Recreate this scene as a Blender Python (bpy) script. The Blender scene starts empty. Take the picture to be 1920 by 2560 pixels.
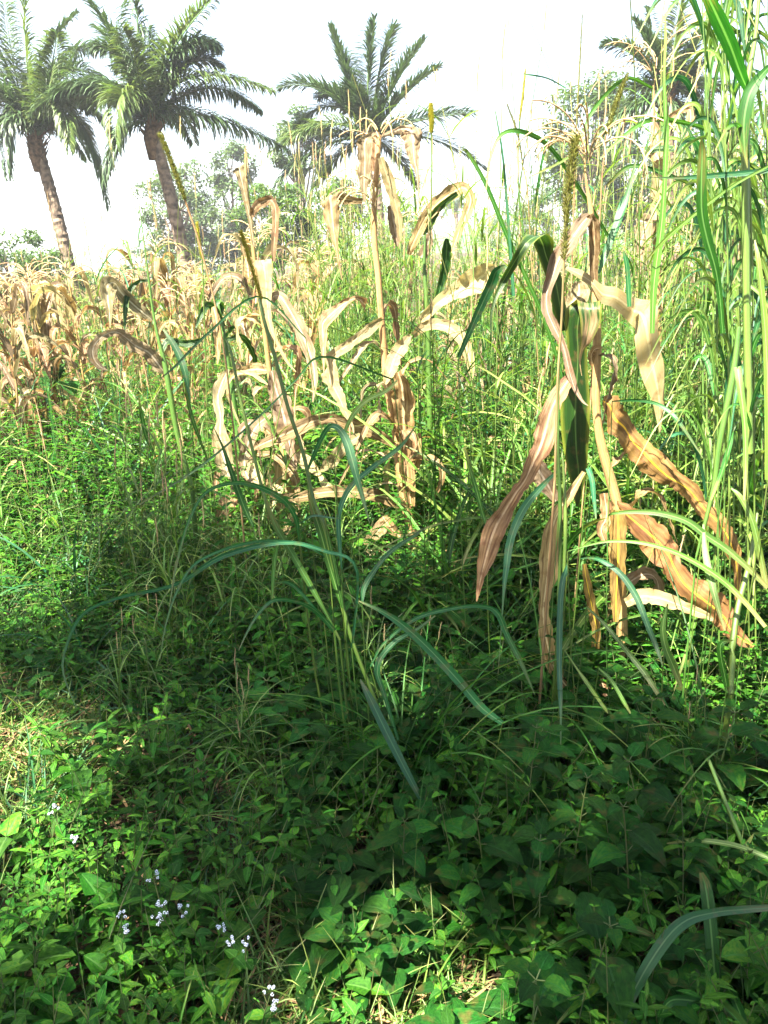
import bpy, math, random
import numpy as np
from mathutils import Vector

rng = np.random.default_rng(7)
random.seed(7)
sc = bpy.context.scene
COL = sc.collection
R = math.radians

# ------------------------------------------------------------------ camera
PITCH = R(17.4)
CAMZ = 1.55
cam_d = bpy.data.cameras.new('camera')
cam = bpy.data.objects.new('camera', cam_d)
COL.objects.link(cam)
cam.location = (0, 0, CAMZ)
cam.rotation_euler = (R(90) - PITCH, 0, 0)
cam_d.sensor_fit = 'VERTICAL'
cam_d.sensor_height = 36
cam_d.lens = 27
cam_d.clip_start = 0.02
cam_d.clip_end = 3000
sc.camera = cam

# ------------------------------------------------------------------ light
SUN_EL, SUN_AZ = R(56), R(180 + 42)          # behind the camera, a little to the left
SUN = np.array([math.sin(SUN_AZ) * math.cos(SUN_EL), math.cos(SUN_AZ) * math.cos(SUN_EL), math.sin(SUN_EL)])
w = bpy.data.worlds.new("World")
sc.world = w
w.use_nodes = True
nt = w.node_tree
bg = nt.nodes['Background']
sky = nt.nodes.new('ShaderNodeTexSky')
sky.sky_type = 'NISHITA'
sky.sun_disc = False
sky.sun_elevation = SUN_EL
sky.sun_rotation = SUN_AZ
sky.dust_density = 3.0
sky.air_density = 1.0
sky.ozone_density = 1.0
hsv = nt.nodes.new('ShaderNodeHueSaturation')
hsv.inputs['Saturation'].default_value = 1.0
nt.links.new(sky.outputs[0], hsv.inputs['Color'])
nt.links.new(hsv.outputs[0], bg.inputs['Color'])
bg.inputs['Strength'].default_value = 0.05
sl = bpy.data.lights.new('sun', 'SUN')
sl.energy = 5.0
sl.angle = R(0.55)
sl.color = (1.0, 0.94, 0.82)
so = bpy.data.objects.new('sun', sl)
COL.objects.link(so)
so.rotation_euler = Vector(SUN).to_track_quat('Z', 'Y').to_euler()
sc.view_settings.view_transform = 'Standard'
sc.view_settings.look = 'None'
sc.view_settings.gamma = 1
sc.view_settings.exposure = 3.3
sc.cycles.max_bounces = 8
sc.cycles.diffuse_bounces = 2
sc.cycles.transmission_bounces = 4
sc.cycles.transparent_max_bounces = 4
sc.cycles.volume_bounces = 0

# ------------------------------------------------------------------ helpers: geometry
CP, SP = math.cos(PITCH), math.sin(PITCH)


def unproj(x, y, Y):
    """point at ground distance Y seen at pixel (x, y) of the 1920x2560 photograph"""
    a = (x - 960) / 1920
    b = (1280 - y) / 1920
    t = Y / (CP + b * SP)
    return np.array([t * a, Y, CAMZ + t * (b * CP - SP)])


def proj(P):
    P = np.asarray(P, float)
    Yc = P[..., 1] * CP - (P[..., 2] - CAMZ) * SP
    up = P[..., 1] * SP + (P[..., 2] - CAMZ) * CP
    return 960 + 1920 * P[..., 0] / Yc, 1280 - 1920 * up / Yc


def ground_h(x, y):
    x = np.asarray(x, float)
    y = np.asarray(y, float)
    s = 1 / (1 + np.exp(-(x / np.maximum(np.abs(y), 4) + 0.12) * 9))
    far = np.clip(y - 9, 0, 130)
    z = far * (0.042 * s - 0.012 * (1 - s))
    z = z + 0.035 * np.sin(x * 1.7 + 0.6) * np.cos(y * 1.3) + 0.02 * np.sin(x * 4.1 + y * 3.3)
    return z


def norm(v):
    return v / np.maximum(np.linalg.norm(v, axis=-1, keepdims=True), 1e-9)


class MB:
    """collects grids of quads; one mesh object at the end"""
    def __init__(self):
        self.v, self.f, self.a, self.n = [], [], [], 0

    def grids(self, P, A, closed=False):
        # P (m, n, k, 3) vertex grids, A (m, n, k, 3) attribute (along, across, random)
        m, n, k, _ = P.shape
        idx = np.arange(m * n * k).reshape(m, n, k) + self.n
        if closed:
            idx = np.concatenate([idx, idx[:, :, :1]], axis=2)
        q = np.stack([idx[:, :-1, :-1], idx[:, :-1, 1:], idx[:, 1:, 1:], idx[:, 1:, :-1]], axis=-1).reshape(-1, 4)
        self.v.append(P.reshape(-1, 3))
        self.a.append(np.broadcast_to(A, P.shape).reshape(-1, 3))
        self.f.append(q)
        self.n += m * n * k

    def mesh(self, name, mat, origin=(0, 0, 0), smooth=True):
        v = np.concatenate(self.v) - np.array(origin)
        f = np.concatenate(self.f)
        a = np.concatenate(self.a)
        me = bpy.data.meshes.new(name)
        me.vertices.add(len(v))
        me.vertices.foreach_set('co', v.astype(np.float32).ravel())
        me.loops.add(f.size)
        me.loops.foreach_set('vertex_index', f.astype(np.int32).ravel())
        me.polygons.add(len(f))
        me.polygons.foreach_set('loop_start', np.arange(0, f.size, 4, dtype=np.int32))
        me.polygons.foreach_set('loop_total', np.full(len(f), 4, dtype=np.int32))
        me.polygons.foreach_set('use_smooth', np.full(len(f), smooth, dtype=bool))
        at = me.attributes.new('lp', 'FLOAT_VECTOR', 'POINT')
        at.data.foreach_set('vector', a.astype(np.float32).ravel())
        me.materials.append(mat)
        me.update(calc_edges=True)
        me.validate()
        return me

    def obj(self, name, mat, parent=None, origin=(0, 0, 0), smooth=True):
        o = bpy.data.objects.new(name, self.mesh(name, mat, origin, smooth))
        COL.objects.link(o)
        if parent is not None:
            o.parent = parent
        else:
            o.location = origin
        return o


def ribbons(mb, C, L, N, rnd, k=3, fold=0.25, wave=0.0, wfreq=9.0):
    """C (m,n,3) centre lines, L (m,n,3) half width vectors, N (m,n,3) normals"""
    m, n, _ = C.shape
    v = np.linspace(-1, 1, k)
    hw = np.linalg.norm(L, axis=-1)
    off = (np.abs(v) - 0.4) * 1.0
    P = C[:, :, None, :] + L[:, :, None, :] * v[None, None, :, None] * math.cos(fold * .8) \
        + N[:, :, None, :] * (hw[:, :, None] * fold * off[None, None, :])[..., None]
    u = np.linspace(0, 1, n)
    u_ = u[None, :, None]
    if wave > .1:     # ragged, crumpled edges on dead leaves
        jr = np.random.default_rng(int(rnd[0] * 1e6))
        jt = jr.random((m, n, 1)) ** 4 * .22 + .05 * np.sin(u_ * 40 + rnd[:, None, None] * 20)
        jt2 = jr.random((m, n, 1)) ** 4 * .22 + .05 * np.sin(u_ * 33 + rnd[:, None, None] * 31)
        cut = np.where(v[None, None, :] < 0, jt, jt2) * np.abs(v)[None, None, :] ** 4
        P = P - (L[:, :, None, :] * v[None, None, :, None]) * cut[..., None]
        P = P + N[:, :, None, :] * (hw[:, :, None] * .09 * jr.normal(0, 1, (m, n, k)) * (np.abs(v) > .1))[..., None]
    if wave > 0:
        ph = rnd[:, None, None] * 50
        wv = np.sin(u[None, :, None] * wfreq * 6.283 + ph + np.sign(v)[None, None, :] * 1.7) \
            + 0.6 * np.sin(u[None, :, None] * wfreq * 2.3 * 6.283 + ph * 3 + np.sign(v)[None, None, :] * 2.9)
        P = P + N[:, :, None, :] * (hw[:, :, None] * wave * wv * np.abs(v)[None, None, :] ** 1.5)[..., None]
    A = np.empty((m, n, k, 3))
    A[..., 0] = u[None, :, None]
    A[..., 1] = v[None, None, :]
    A[..., 2] = rnd[:, None, None]
    mb.grids(P, A)


def tubes(mb, C, r, rnd, sides=5, bump=0.0):
    """C (m,n,3), r (m,n)"""
    T = norm(np.gradient(C, axis=1))
    ref = np.where(np.abs(T[..., 2:3]) > 0.9, np.array([1.0, 0, 0]), np.array([0, 0, 1.0]))
    U = norm(np.cross(T, ref))
    W = np.cross(T, U)
    a = np.arange(sides) * 2 * math.pi / sides
    rr = r[:, :, None] * (1 + bump * np.sin(np.arange(C.shape[1])[None, :, None] * 2.2 + a[None, None, :] * 2))
    P = C[:, :, None, :] + rr[..., None] * (U[:, :, None, :] * np.cos(a)[None, None, :, None] + W[:, :, None, :] * np.sin(a)[None, None, :, None])
    A = np.empty(P.shape)
    A[..., 0] = np.linspace(0, 1, C.shape[1])[None, :, None]
    A[..., 1] = (a / math.pi - 1)[None, None, :]
    A[..., 2] = rnd[:, None, None]
    mb.grids(P, A, closed=True)


PROF = {
    'grass': lambda s: np.minimum(1, (s * 6 + 0.35)) * np.clip(1 - s, 0, 1) ** 0.55,
    'maize': lambda s: np.minimum(1, (s * 4 + 0.35)) * np.clip(1 - s, 0, 1) ** 0.6,
    'ovate': lambda s: np.sin(np.pi * np.clip(s, 0, 1) ** 0.62) ** 0.85 + 0.01,
    'heart': lambda s: np.clip(np.sqrt(np.clip(s * 7, 0, 1)) * np.clip(1 - s, 0, 1) ** 0.62 * 1.15, 0.01, 1),
    'lance': lambda s: np.sin(np.pi * np.clip(s, 0, 1) ** 0.8) + 0.01,
}


def arcs(mb, P0, az, el0, D, length, width, rnd, n=8, k=3, prof='grass', s0=0.0, ws=1.0, twist=0.0,
         fold=0.25, wave=0.0, wfreq=6, serr=0.0, curl=0.0):
    """leaves that leave P0 at azimuth az / elevation el0 and bend down by D"""
    m = len(P0)
    s = np.linspace(0, 1, n)[None, :]
    g = lambda q: np.broadcast_to(np.asarray(q, float).reshape(-1, 1), (m, 1))
    t = np.clip((s - g(s0)) / g(ws), 0, 1)
    e = g(el0) - g(D) * (t * t * (3 - 2 * t) if np.any(np.asarray(s0) > 0) else t)
    a = g(az) + g(curl) * s
    d = np.stack([np.cos(e) * np.cos(a), np.cos(e) * np.sin(a), np.sin(e)], -1)
    step = g(length)[..., None] / (n - 1)
    C = P0[:, None, :] + np.concatenate([np.zeros((m, 1, 3)), np.cumsum((d[:, 1:] + d[:, :-1]) / 2, axis=1)], 1) * step
    side = np.stack([-np.sin(a), np.cos(a), np.zeros_like(a)], -1)
    up = np.cross(d, side)
    tw = g(twist) * s
    Ld = side * np.cos(tw)[..., None] + up * np.sin(tw)[..., None]
    Nn = np.cross(d, Ld)
    pw = PROF[prof](s)
    if serr > 0:
        pw = pw * (1 + serr * (np.arange(n) % 2)[None, :])
    ribbons(mb, C, Ld * (g(width) / 2 * pw)[..., None], Nn, rnd, k, fold, wave, wfreq)
    return C


def spline(P, n):
    """Catmull-Rom resample of rows of P to n rows"""
    P = np.asarray(P, float)
    K = len(P)
    E = np.vstack([2 * P[0] - P[1], P, 2 * P[-1] - P[-2]])
    t = np.linspace(0, K - 1 - 1e-6, n)
    i = t.astype(int)
    f = (t - i)[:, None]
    a, b, c, d = E[i], E[i + 1], E[i + 2], E[i + 3]
    return 0.5 * ((2 * b) + (-a + c) * f + (2 * a - 5 * b + 4 * c - d) * f ** 2 + (-a + 3 * b - 3 * c + d) * f ** 3)


# tiles used for measuring the photograph: origin of a x3 enlargement
TILE = {'1': (1150, 500), '2': (1150, 1150), '3': (1367, 950), '4': (700, 250), '5': (500, 850), '6': (400, 350),
        '7': (0, 500), '8': (1367, 0)}


def tp(tile, x, y):
    if tile == 'd':
        return x * 1920 / 1659, y * 1920 / 1659
    ox, oy = TILE[tile]
    return ox + x / 3, oy + y / 3


def tw_(tile, w_):
    return w_ * 1920 / 1659 if tile == 'd' else w_ / 3


def leaf_c(mb, tile, pts, d0, d1=None, k=7, fold=0.3, wave=0.22, roll=0.25, n=None, belly=0.0, wfreq=5):
    """leaf with a centre line and visible widths (x, y, w); depth runs d0 -> d1 (belly: toward the viewer mid-way)"""
    d1 = d0 if d1 is None else d1
    K = len(pts)
    row = []
    for i, p in enumerate(pts):
        tl = tile if len(p) == 3 else p[3]
        x, y = tp(tl, p[0], p[1])
        s = i / (K - 1)
        Y = d0 + (d1 - d0) * s - belly * math.sin(math.pi * s)
        row.append(list(unproj(x, y, Y)) + [tw_(tl, p[2]) * 1.18 * Y / 1920 / 2])
    n = n or max(8, K * 4)
    S = spline(row, n)
    C, hw = S[:, :3], np.maximum(S[:, 3], 0.0006)
    T = norm(np.gradient(C, axis=0))
    V = norm(C - np.array([0, 0, CAMZ]))
    L0 = norm(np.cross(T, V))
    # keep the width vector continuous
    for i in range(1, n):
        if np.dot(L0[i], L0[i - 1]) < 0:
            L0[i] = -L0[i]
    N0 = np.cross(T, L0)
    r_ = random.random()
    rl = roll * np.sin(np.linspace(0, 5, n) + r_ * 6)
    L = L0 * np.cos(rl)[:, None] + N0 * np.sin(rl)[:, None]
    N = np.cross(T, L)
    ribbons(mb, C[None], (L * hw[:, None])[None], N[None], np.array([random.random()]), k, fold, wave, wfreq)


def leaf_e(mb, tile, pairs, d0, d1=None, k=7, fold=0.25, wave=0.14, n=None, dep=None, tilt=0.3, wfreq=5):
    """leaf from pairs of edge points ((xa, ya), (xb, yb)); dep: optional depth offset per pair"""
    d1 = d0 if d1 is None else d1
    K = len(pairs)
    row = []
    for i, p in enumerate(pairs):
        tl = p[2] if len(p) > 2 else tile
        s = i / (K - 1)
        Y = d0 + (d1 - d0) * s + (dep[i] if dep else 0)
        a = unproj(*tp(tl, *p[0]), Y)
        b = unproj(*tp(tl, *p[1]), Y)
        wd = np.linalg.norm(a - b)
        tt = tilt * math.sin(i * 0.9 + 1)
        a = unproj(*tp(tl, *p[0]), Y - wd * .5 * tt)
        b = unproj(*tp(tl, *p[1]), Y + wd * .5 * tt)
        row.append(list(a) + list(b))
    n = n or max(10, K * 4)
    S = spline(row, n)
    A, B = S[:, :3], S[:, 3:]
    C = (A + B) / 2
    L = (B - A) / 2
    T = norm(np.gradient(C, axis=0))
    N = norm(np.cross(T, L))
    for i in range(1, n):
        if np.dot(N[i], N[i - 1]) < 0:
            N[i] = -N[i]
    ribbons(mb, C[None], L[None], N[None], np.array([random.random()]), k, fold, wave, wfreq)


def stem_c(mb, tile, pts, d0, d1=None, sides=8, bump=0.0, n=None):
    d1 = d0 if d1 is None else d1
    K = len(pts)
    row = []
    for i, p in enumerate(pts):
        tl = tile if len(p) == 3 else p[3]
        s = i / (K - 1)
        Y = d0 + (d1 - d0) * s
        row.append(list(unproj(*tp(tl, p[0], p[1]), Y)) + [tw_(tl, p[2]) * Y / 1920 / 2])
    S = spline(row, n or K * 4)
    tubes(mb, S[None, :, :3], np.maximum(S[None, :, 3], .0008), np.array([random.random()]), sides, bump)
    return S


# ------------------------------------------------------------------ helpers: objects
def tag(o, label=None, cat=None, group=None, kind=None):
    if label: o['label'] = label
    if cat: o['category'] = cat
    if group: o['group'] = group
    if kind: o['kind'] = kind
    return o


def empty(name, loc, label, cat, group=None):
    o = bpy.data.objects.new(name, None)
    COL.objects.link(o)
    o.location = loc
    o.empty_display_size = 0.1
    return tag(o, label, cat, group)


def copy_tree(root, loc, rz, scale=1.0, label=None):
    r_ = root.copy()
    COL.objects.link(r_)
    r_.location = loc
    r_.rotation_euler = (random.uniform(-.05, .05), random.uniform(-.05, .05), rz)
    r_.scale = (scale,) * 3
    if label: r_['label'] = label
    for ch in list(root.children):
        c = ch.copy()
        COL.objects.link(c)
        c.parent = r_
    return r_


# ------------------------------------------------------------------ materials
def mat_leaf(name, c1, c2, c3=None, trans=0.35, rough=0.5, rib=None, streak=14.0, ribw=0.07, edge=None, tipcol=None,
             spec=0.4, tcol=1.6, tip_at=0.55, bump=0.15, spot=0.0, varv=0.35, hue0=0.478, tb=0.55):
    m = bpy.data.materials.new(name)
    m.use_nodes = True
    t = m.node_tree
    nd, lk = t.nodes, t.links
    nd.clear()
    out = nd.new('ShaderNodeOutputMaterial')
    at = nd.new('ShaderNodeAttribute'); at.attribute_name = 'lp'
    oi = nd.new('ShaderNodeObjectInfo')
    sep = nd.new('ShaderNodeSeparateXYZ'); lk.new(at.outputs['Vector'], sep.inputs[0])

    def math_(op, a, b=None, clamp=False):
        n_ = nd.new('ShaderNodeMath'); n_.operation = op; n_.use_clamp = clamp
        for i, q in enumerate((a, b)):
            if q is None: continue
            if isinstance(q, (int, float)): n_.inputs[i].default_value = q
            else: lk.new(q, n_.inputs[i])
        return n_.outputs[0]

    def mix(f, a, b):
        n_ = nd.new('ShaderNodeMix'); n_.data_type = 'RGBA'
        for i, q in ((0, f), (6, a), (7, b)):
            if isinstance(q, (int, float)): n_.inputs[i].default_value = q
            elif isinstance(q, tuple): n_.inputs[i].default_value = q + (1,)
            else: lk.new(q, n_.inputs[i])
        return n_.outputs[2]

    u, v, rn = sep.outputs[0], sep.outputs[1], sep.outputs[2]
    rr = math_('FRACT', math_('ADD', rn, oi.outputs['Random']))
    cmb = nd.new('ShaderNodeCombineXYZ')
    lk.new(math_('MULTIPLY', u, 5.0), cmb.inputs[0])
    lk.new(math_('MULTIPLY', v, streak / 4), cmb.inputs[1])
    lk.new(math_('MULTIPLY', rr, 60), cmb.inputs[2])
    ns = nd.new('ShaderNodeTexNoise'); ns.inputs['Scale'].default_value = 1.6; ns.inputs['Detail'].default_value = 4
    lk.new(cmb.outputs[0], ns.inputs['Vector'])
    mr = nd.new('ShaderNodeMapRange'); mr.inputs[1].default_value = .35; mr.inputs[2].default_value = .65
    lk.new(ns.outputs['Fac'], mr.inputs[0])
    col = mix(mr.outputs[0], c1, c2)
    if c3:
        col = mix(math_('GREATER_THAN', rr, 0.72), col, mix(mr.outputs[0], c3, c1))
    if tipcol:
        g = nd.new('ShaderNodeMapRange'); g.inputs[1].default_value = tip_at - .15; g.inputs[2].default_value = tip_at + .2
        lk.new(math_('ADD', u, math_('MULTIPLY', math_('SUBTRACT', ns.outputs['Fac'], 0.5), 0.8)), g.inputs[0])
        col = mix(g.outputs[0], col, tipcol)
    if edge:
        g = nd.new('ShaderNodeMapRange'); g.inputs[1].default_value = .62; g.inputs[2].default_value = 1.0
        lk.new(math_('ADD', math_('ABSOLUTE', v), math_('MULTIPLY', math_('SUBTRACT', ns.outputs['Fac'], .5), 0.9)), g.inputs[0])
        col = mix(g.outputs[0], col, edge)
    if rib:
        g = nd.new('ShaderNodeMapRange'); g.inputs[1].default_value = ribw; g.inputs[2].default_value = ribw * 1.8
        g.inputs[3].default_value = 0.85; g.inputs[4].default_value = 0
        lk.new(math_('ABSOLUTE', v), g.inputs[0])
        col = mix(g.outputs[0], col, rib)
    if spot > 0:
        tc = nd.new('ShaderNodeTexCoord')
        n2 = nd.new('ShaderNodeTexNoise'); n2.inputs['Scale'].default_value = 30; n2.inputs['Detail'].default_value = 3
        lk.new(tc.outputs['Object'], n2.inputs['Vector'])
        g = nd.new('ShaderNodeMapRange'); g.inputs[1].default_value = .56; g.inputs[2].default_value = .72
        g.inputs[4].default_value = spot
        lk.new(n2.outputs['Fac'], g.inputs[0])
        col = mix(g.outputs[0], col, (0.16, 0.075, 0.03))
    hs = nd.new('ShaderNodeHueSaturation')
    lk.new(math_('ADD', math_('MULTIPLY', rr, 0.045), hue0), hs.inputs['Hue'])
    lk.new(math_('ADD', math_('MULTIPLY', math_('FRACT', math_('MULTIPLY', rr, 7.13)), varv * 2), 1 - varv), hs.inputs['Value'])
    lk.new(col, hs.inputs['Color'])
    col = hs.outputs[0]
    bp = nd.new('ShaderNodeBump'); bp.inputs['Strength'].default_value = bump; bp.inputs['Distance'].default_value = 0.01
    wv = nd.new('ShaderNodeTexNoise'); wv.inputs['Scale'].default_value = 2.2; wv.inputs['Detail'].default_value = 5
    c2_ = nd.new('ShaderNodeCombineXYZ')
    lk.new(math_('MULTIPLY', u, 4), c2_.inputs[0]); lk.new(math_('MULTIPLY', v, streak), c2_.inputs[1]); lk.new(math_('MULTIPLY', rr, 33), c2_.inputs[2])
    lk.new(c2_.outputs[0], wv.inputs['Vector']); lk.new(wv.outputs['Fac'], bp.inputs['Height'])
    pb = nd.new('ShaderNodeBsdfPrincipled')
    lk.new(col, pb.inputs['Base Color']); pb.inputs['Roughness'].default_value = rough
    pb.inputs['Specular IOR Level'].default_value = spec
    lk.new(bp.outputs[0], pb.inputs['Normal'])
    tr = nd.new('ShaderNodeBsdfTranslucent')
    tc_ = nd.new('ShaderNodeMix'); tc_.data_type = 'RGBA'; tc_.blend_type = 'MULTIPLY'; tc_.inputs[0].default_value = 1
    lk.new(col, tc_.inputs[6])
    tc_.inputs[7].default_value = (tcol * 1.0, tcol * 1.0, tcol * tb, 1)
    lk.new(tc_.outputs[2], tr.inputs['Color'])
    ms = nd.new('ShaderNodeMixShader'); ms.inputs[0].default_value = trans
    lk.new(pb.outputs[0], ms.inputs[1]); lk.new(tr.outputs[0], ms.inputs[2])
    lk.new(ms.outputs[0], out.inputs['Surface'])
    return m


M = {}
M['dry'] = mat_leaf('dry_maize_leaf', (0.31, 0.20, 0.088), (0.115, 0.056, 0.020), (0.28, 0.205, 0.115), trans=0.33, rough=0.6,
                    rib=(0.48, 0.35, 0.20), streak=12, spec=0.4, tcol=1.2, spot=0.8, varv=0.25, hue0=.487, tb=.8, bump=.5)
M['dry_yellow'] = mat_leaf('yellow_ribbed_dry_leaf', (0.25, 0.145, 0.045), (0.11, 0.055, 0.018), None, trans=0.33, rough=0.55,
                           rib=(0.70, 0.42, 0.03), ribw=0.045, streak=10, spec=0.3, tcol=1.4, spot=0.6, varv=0.1, bump=.5)
M['dry_grey'] = mat_leaf('grey_dry_leaf', (0.24, 0.175, 0.11), (0.12, 0.078, 0.042), None, trans=0.28, rough=0.65,
                         rib=(0.4, 0.32, 0.24), streak=12, spec=0.2, tcol=1.2, spot=0.7, varv=0.2, hue0=.495, tb=.9, bump=.5)
M['turning'] = mat_leaf('half_green_maize_leaf', (0.012, 0.040, 0.004), (0.006, 0.020, 0.003), None, trans=0.12, rough=0.42,
                        rib=(0.07, 0.13, 0.03), streak=10, ribw=.04, edge=(0.10, 0.12, 0.012), tipcol=(0.42, 0.27, 0.15), tip_at=0.74,
                        spot=0.3, varv=0.08, bump=.4)
M['maize_green'] = mat_leaf('green_maize_leaf', (0.014, 0.055, 0.007), (0.009, 0.034, 0.005), None, trans=0.2, rough=0.42,
                            rib=(0.10, 0.18, 0.05), streak=10, ribw=.05, edge=(0.08, 0.12, 0.015), varv=0.12, bump=.4)
M['stalk_dry'] = mat_leaf('dry_stalk', (0.32, 0.21, 0.085), (0.20, 0.115, 0.045), None, trans=0.0, rough=0.6, streak=16,
                          spec=0.25, spot=0.6, varv=0.12, bump=.3)
M['stalk_green'] = mat_leaf('green_stalk', (0.035, 0.085, 0.012), (0.065, 0.11, 0.016), None, trans=0.0, rough=0.45, streak=10,
                            varv=0.15, bump=.2)
M['stalk_light'] = mat_leaf('light_green_stalk', (0.06, 0.125, 0.02), (0.10, 0.15, 0.03), None, trans=0.0, rough=0.45, streak=10, varv=0.15, bump=.2)
M['tassel'] = mat_leaf('maize_tassel', (0.42, 0.32, 0.17), (0.30, 0.21, 0.11), None, trans=0.15, rough=0.8, streak=6,
                       spec=0.1, varv=0.2)
M['grass'] = mat_leaf('grass_blade', (0.018, 0.085, 0.008), (0.010, 0.052, 0.007), (0.065, 0.11, 0.012), trans=0.30, rough=0.48, spec=.22,
                      rib=(0.09, 0.20, 0.05), ribw=0.09, streak=12, tipcol=(0.16, 0.14, 0.04), tip_at=.85, tcol=1.7, varv=0.4)
M['grass_blue'] = mat_leaf('blue_green_grass_blade', (0.017, 0.095, 0.030), (0.012, 0.068, 0.021), None, trans=0.28, rough=0.45, spec=.35,
                           rib=(0.08, 0.18, 0.07), ribw=0.08, streak=14, tcol=1.6, tipcol=(0.13, 0.13, 0.05), tip_at=.93, varv=0.3, spot=.3)
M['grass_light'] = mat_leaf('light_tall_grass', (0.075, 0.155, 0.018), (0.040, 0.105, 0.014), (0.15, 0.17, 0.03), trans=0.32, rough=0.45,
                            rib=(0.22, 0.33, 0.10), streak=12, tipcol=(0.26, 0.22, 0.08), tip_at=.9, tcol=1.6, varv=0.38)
M['straw'] = mat_leaf('straw', (0.30, 0.22, 0.10), (0.17, 0.10, 0.045), (0.11, 0.065, 0.03), trans=0.25, rough=0.7, streak=12, spec=.2, varv=.3)
M['herb'] = mat_leaf('herb_leaf', (0.028, 0.115, 0.007), (0.011, 0.062, 0.005), (0.10, 0.17, 0.012), trans=0.30, rough=0.55, spec=.14,
                     rib=(0.06, 0.15, 0.03), ribw=0.06, streak=9, tcol=1.8, varv=0.42, bump=.3)
M['herb_broad'] = mat_leaf('broad_weed_leaf', (0.018, 0.092, 0.010), (0.009, 0.054, 0.007), (0.055, 0.13, 0.012), trans=0.3, rough=0.55, spec=.15,
                           rib=(0.03, 0.11, 0.025), ribw=0.035, streak=14, tcol=1.7, spot=0.4, varv=0.4, bump=.8)
M['herb_stem'] = mat_leaf('herb_stem', (0.04, 0.08, 0.015), (0.07, 0.07, 0.02), None, trans=0, rough=0.6, varv=.2)
M['flower'] = mat_leaf('pale_flower', (0.70, 0.74, 0.85), (0.60, 0.64, 0.84), None, trans=0.2, rough=0.8, spec=0.1, varv=.08)
M['seed_yellow'] = mat_leaf('yellow_seed_head', (0.36, 0.33, 0.05), (0.26, 0.25, 0.05), None, trans=0.25, rough=0.8, spec=.1, varv=.15)
M['seed_brown'] = mat_leaf('brown_seed_head', (0.20, 0.20, 0.075), (0.11, 0.12, 0.04), None, trans=0.25, rough=0.8, spec=.1, varv=.3)
M['palm'] = mat_leaf('palm_leaflet', (0.042, 0.080, 0.028), (0.032, 0.065, 0.024), (0.075, 0.11, 0.032), trans=0.22, rough=0.42,
                     streak=6, tcol=1.4, spec=.5, varv=0.3)
M['palm_sunlit'] = mat_leaf('palm_leaflet_sunlit', (0.085, 0.125, 0.028), (0.06, 0.10, 0.025), None, trans=0.3, rough=0.45,
                            streak=6, tcol=1.5, spec=.5, varv=0.25)  # lighter copy of the palm leaflet: sunlight on some fronds painted into the colour
M['tree'] = mat_leaf('tree_leaf', (0.050, 0.105, 0.020), (0.036, 0.080, 0.017), (0.09, 0.14, 0.028), trans=0.3, rough=0.5, tcol=1.5, varv=0.35)
M['shade_leaf'] = mat_leaf('shade_tree_leaf', (0.02, 0.06, 0.02), (0.015, 0.05, 0.018), None, trans=0.06, rough=0.5, tcol=1.0)
M['tree_grey'] = mat_leaf('grey_tree_leaf', (0.075, 0.125, 0.042), (0.060, 0.100, 0.036), None, trans=0.3, rough=0.55, tcol=1.4, varv=0.3)


def mat_bark(name, c1, c2, scale=14):
    m = bpy.data.materials.new(name); m.use_nodes = True
    t = m.node_tree; pb = t.nodes['Principled BSDF']
    tc = t.nodes.new('ShaderNodeTexCoord')
    n1 = t.nodes.new('ShaderNodeTexNoise'); n1.inputs['Scale'].default_value = scale; n1.inputs['Detail'].default_value = 6
    t.links.new(tc.outputs['Object'], n1.inputs['Vector'])
    cr = t.nodes.new('ShaderNodeValToRGB')
    cr.color_ramp.elements[0].position = .35; cr.color_ramp.elements[0].color = c1 + (1,)
    cr.color_ramp.elements[1].position = .65; cr.color_ramp.elements[1].color = c2 + (1,)
    t.links.new(n1.outputs['Fac'], cr.inputs[0]); t.links.new(cr.outputs[0], pb.inputs['Base Color'])
    b = t.nodes.new('ShaderNodeBump'); b.inputs['Strength'].default_value = .7; b.inputs['Distance'].default_value = .02
    t.links.new(n1.outputs['Fac'], b.inputs['Height']); t.links.new(b.outputs[0], pb.inputs['Normal'])
    pb.inputs['Roughness'].default_value = .9
    pb.inputs['Specular IOR Level'].default_value = .2
    return m


M['bark'] = mat_bark('bark', (0.12, 0.09, 0.07), (0.30, 0.23, 0.17))
M['palm_bark'] = mat_bark('palm_bark', (0.05, 0.036, 0.026), (0.20, 0.145, 0.10), 7)
M['boot'] = mat_bark('palm_leaf_base', (0.05, 0.03, 0.018), (0.16, 0.095, 0.05), 12)

# soil
m = bpy.data.materials.new('soil'); m.use_nodes = True
t = m.node_tree; pb = t.nodes['Principled BSDF']
tc = t.nodes.new('ShaderNodeTexCoord')
n1 = t.nodes.new('ShaderNodeTexNoise'); n1.inputs['Scale'].default_value = 2.5; n1.inputs['Detail'].default_value = 8
n2 = t.nodes.new('ShaderNodeTexNoise'); n2.inputs['Scale'].default_value = 45; n2.inputs['Detail'].default_value = 6
for q in (n1, n2): t.links.new(tc.outputs['Object'], q.inputs['Vector'])
cr = t.nodes.new('ShaderNodeValToRGB')
cr.color_ramp.elements[0].position = .38; cr.color_ramp.elements[0].color = (0.022, 0.016, 0.009, 1)
cr.color_ramp.elements[1].position = .62; cr.color_ramp.elements[1].color = (0.10, 0.06, 0.035, 1)
e_ = cr.color_ramp.elements.new(.5); e_.color = (0.045, 0.032, 0.016, 1)
mx = t.nodes.new('ShaderNodeMath'); mx.operation = 'MULTIPLY_ADD'; mx.inputs[1].default_value = .5
t.links.new(n1.outputs['Fac'], mx.inputs[0])
m5 = t.nodes.new('ShaderNodeMath'); m5.operation = 'MULTIPLY'; m5.inputs[1].default_value = .5
t.links.new(n2.outputs['Fac'], m5.inputs[0]); t.links.new(m5.outputs[0], mx.inputs[2])
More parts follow.
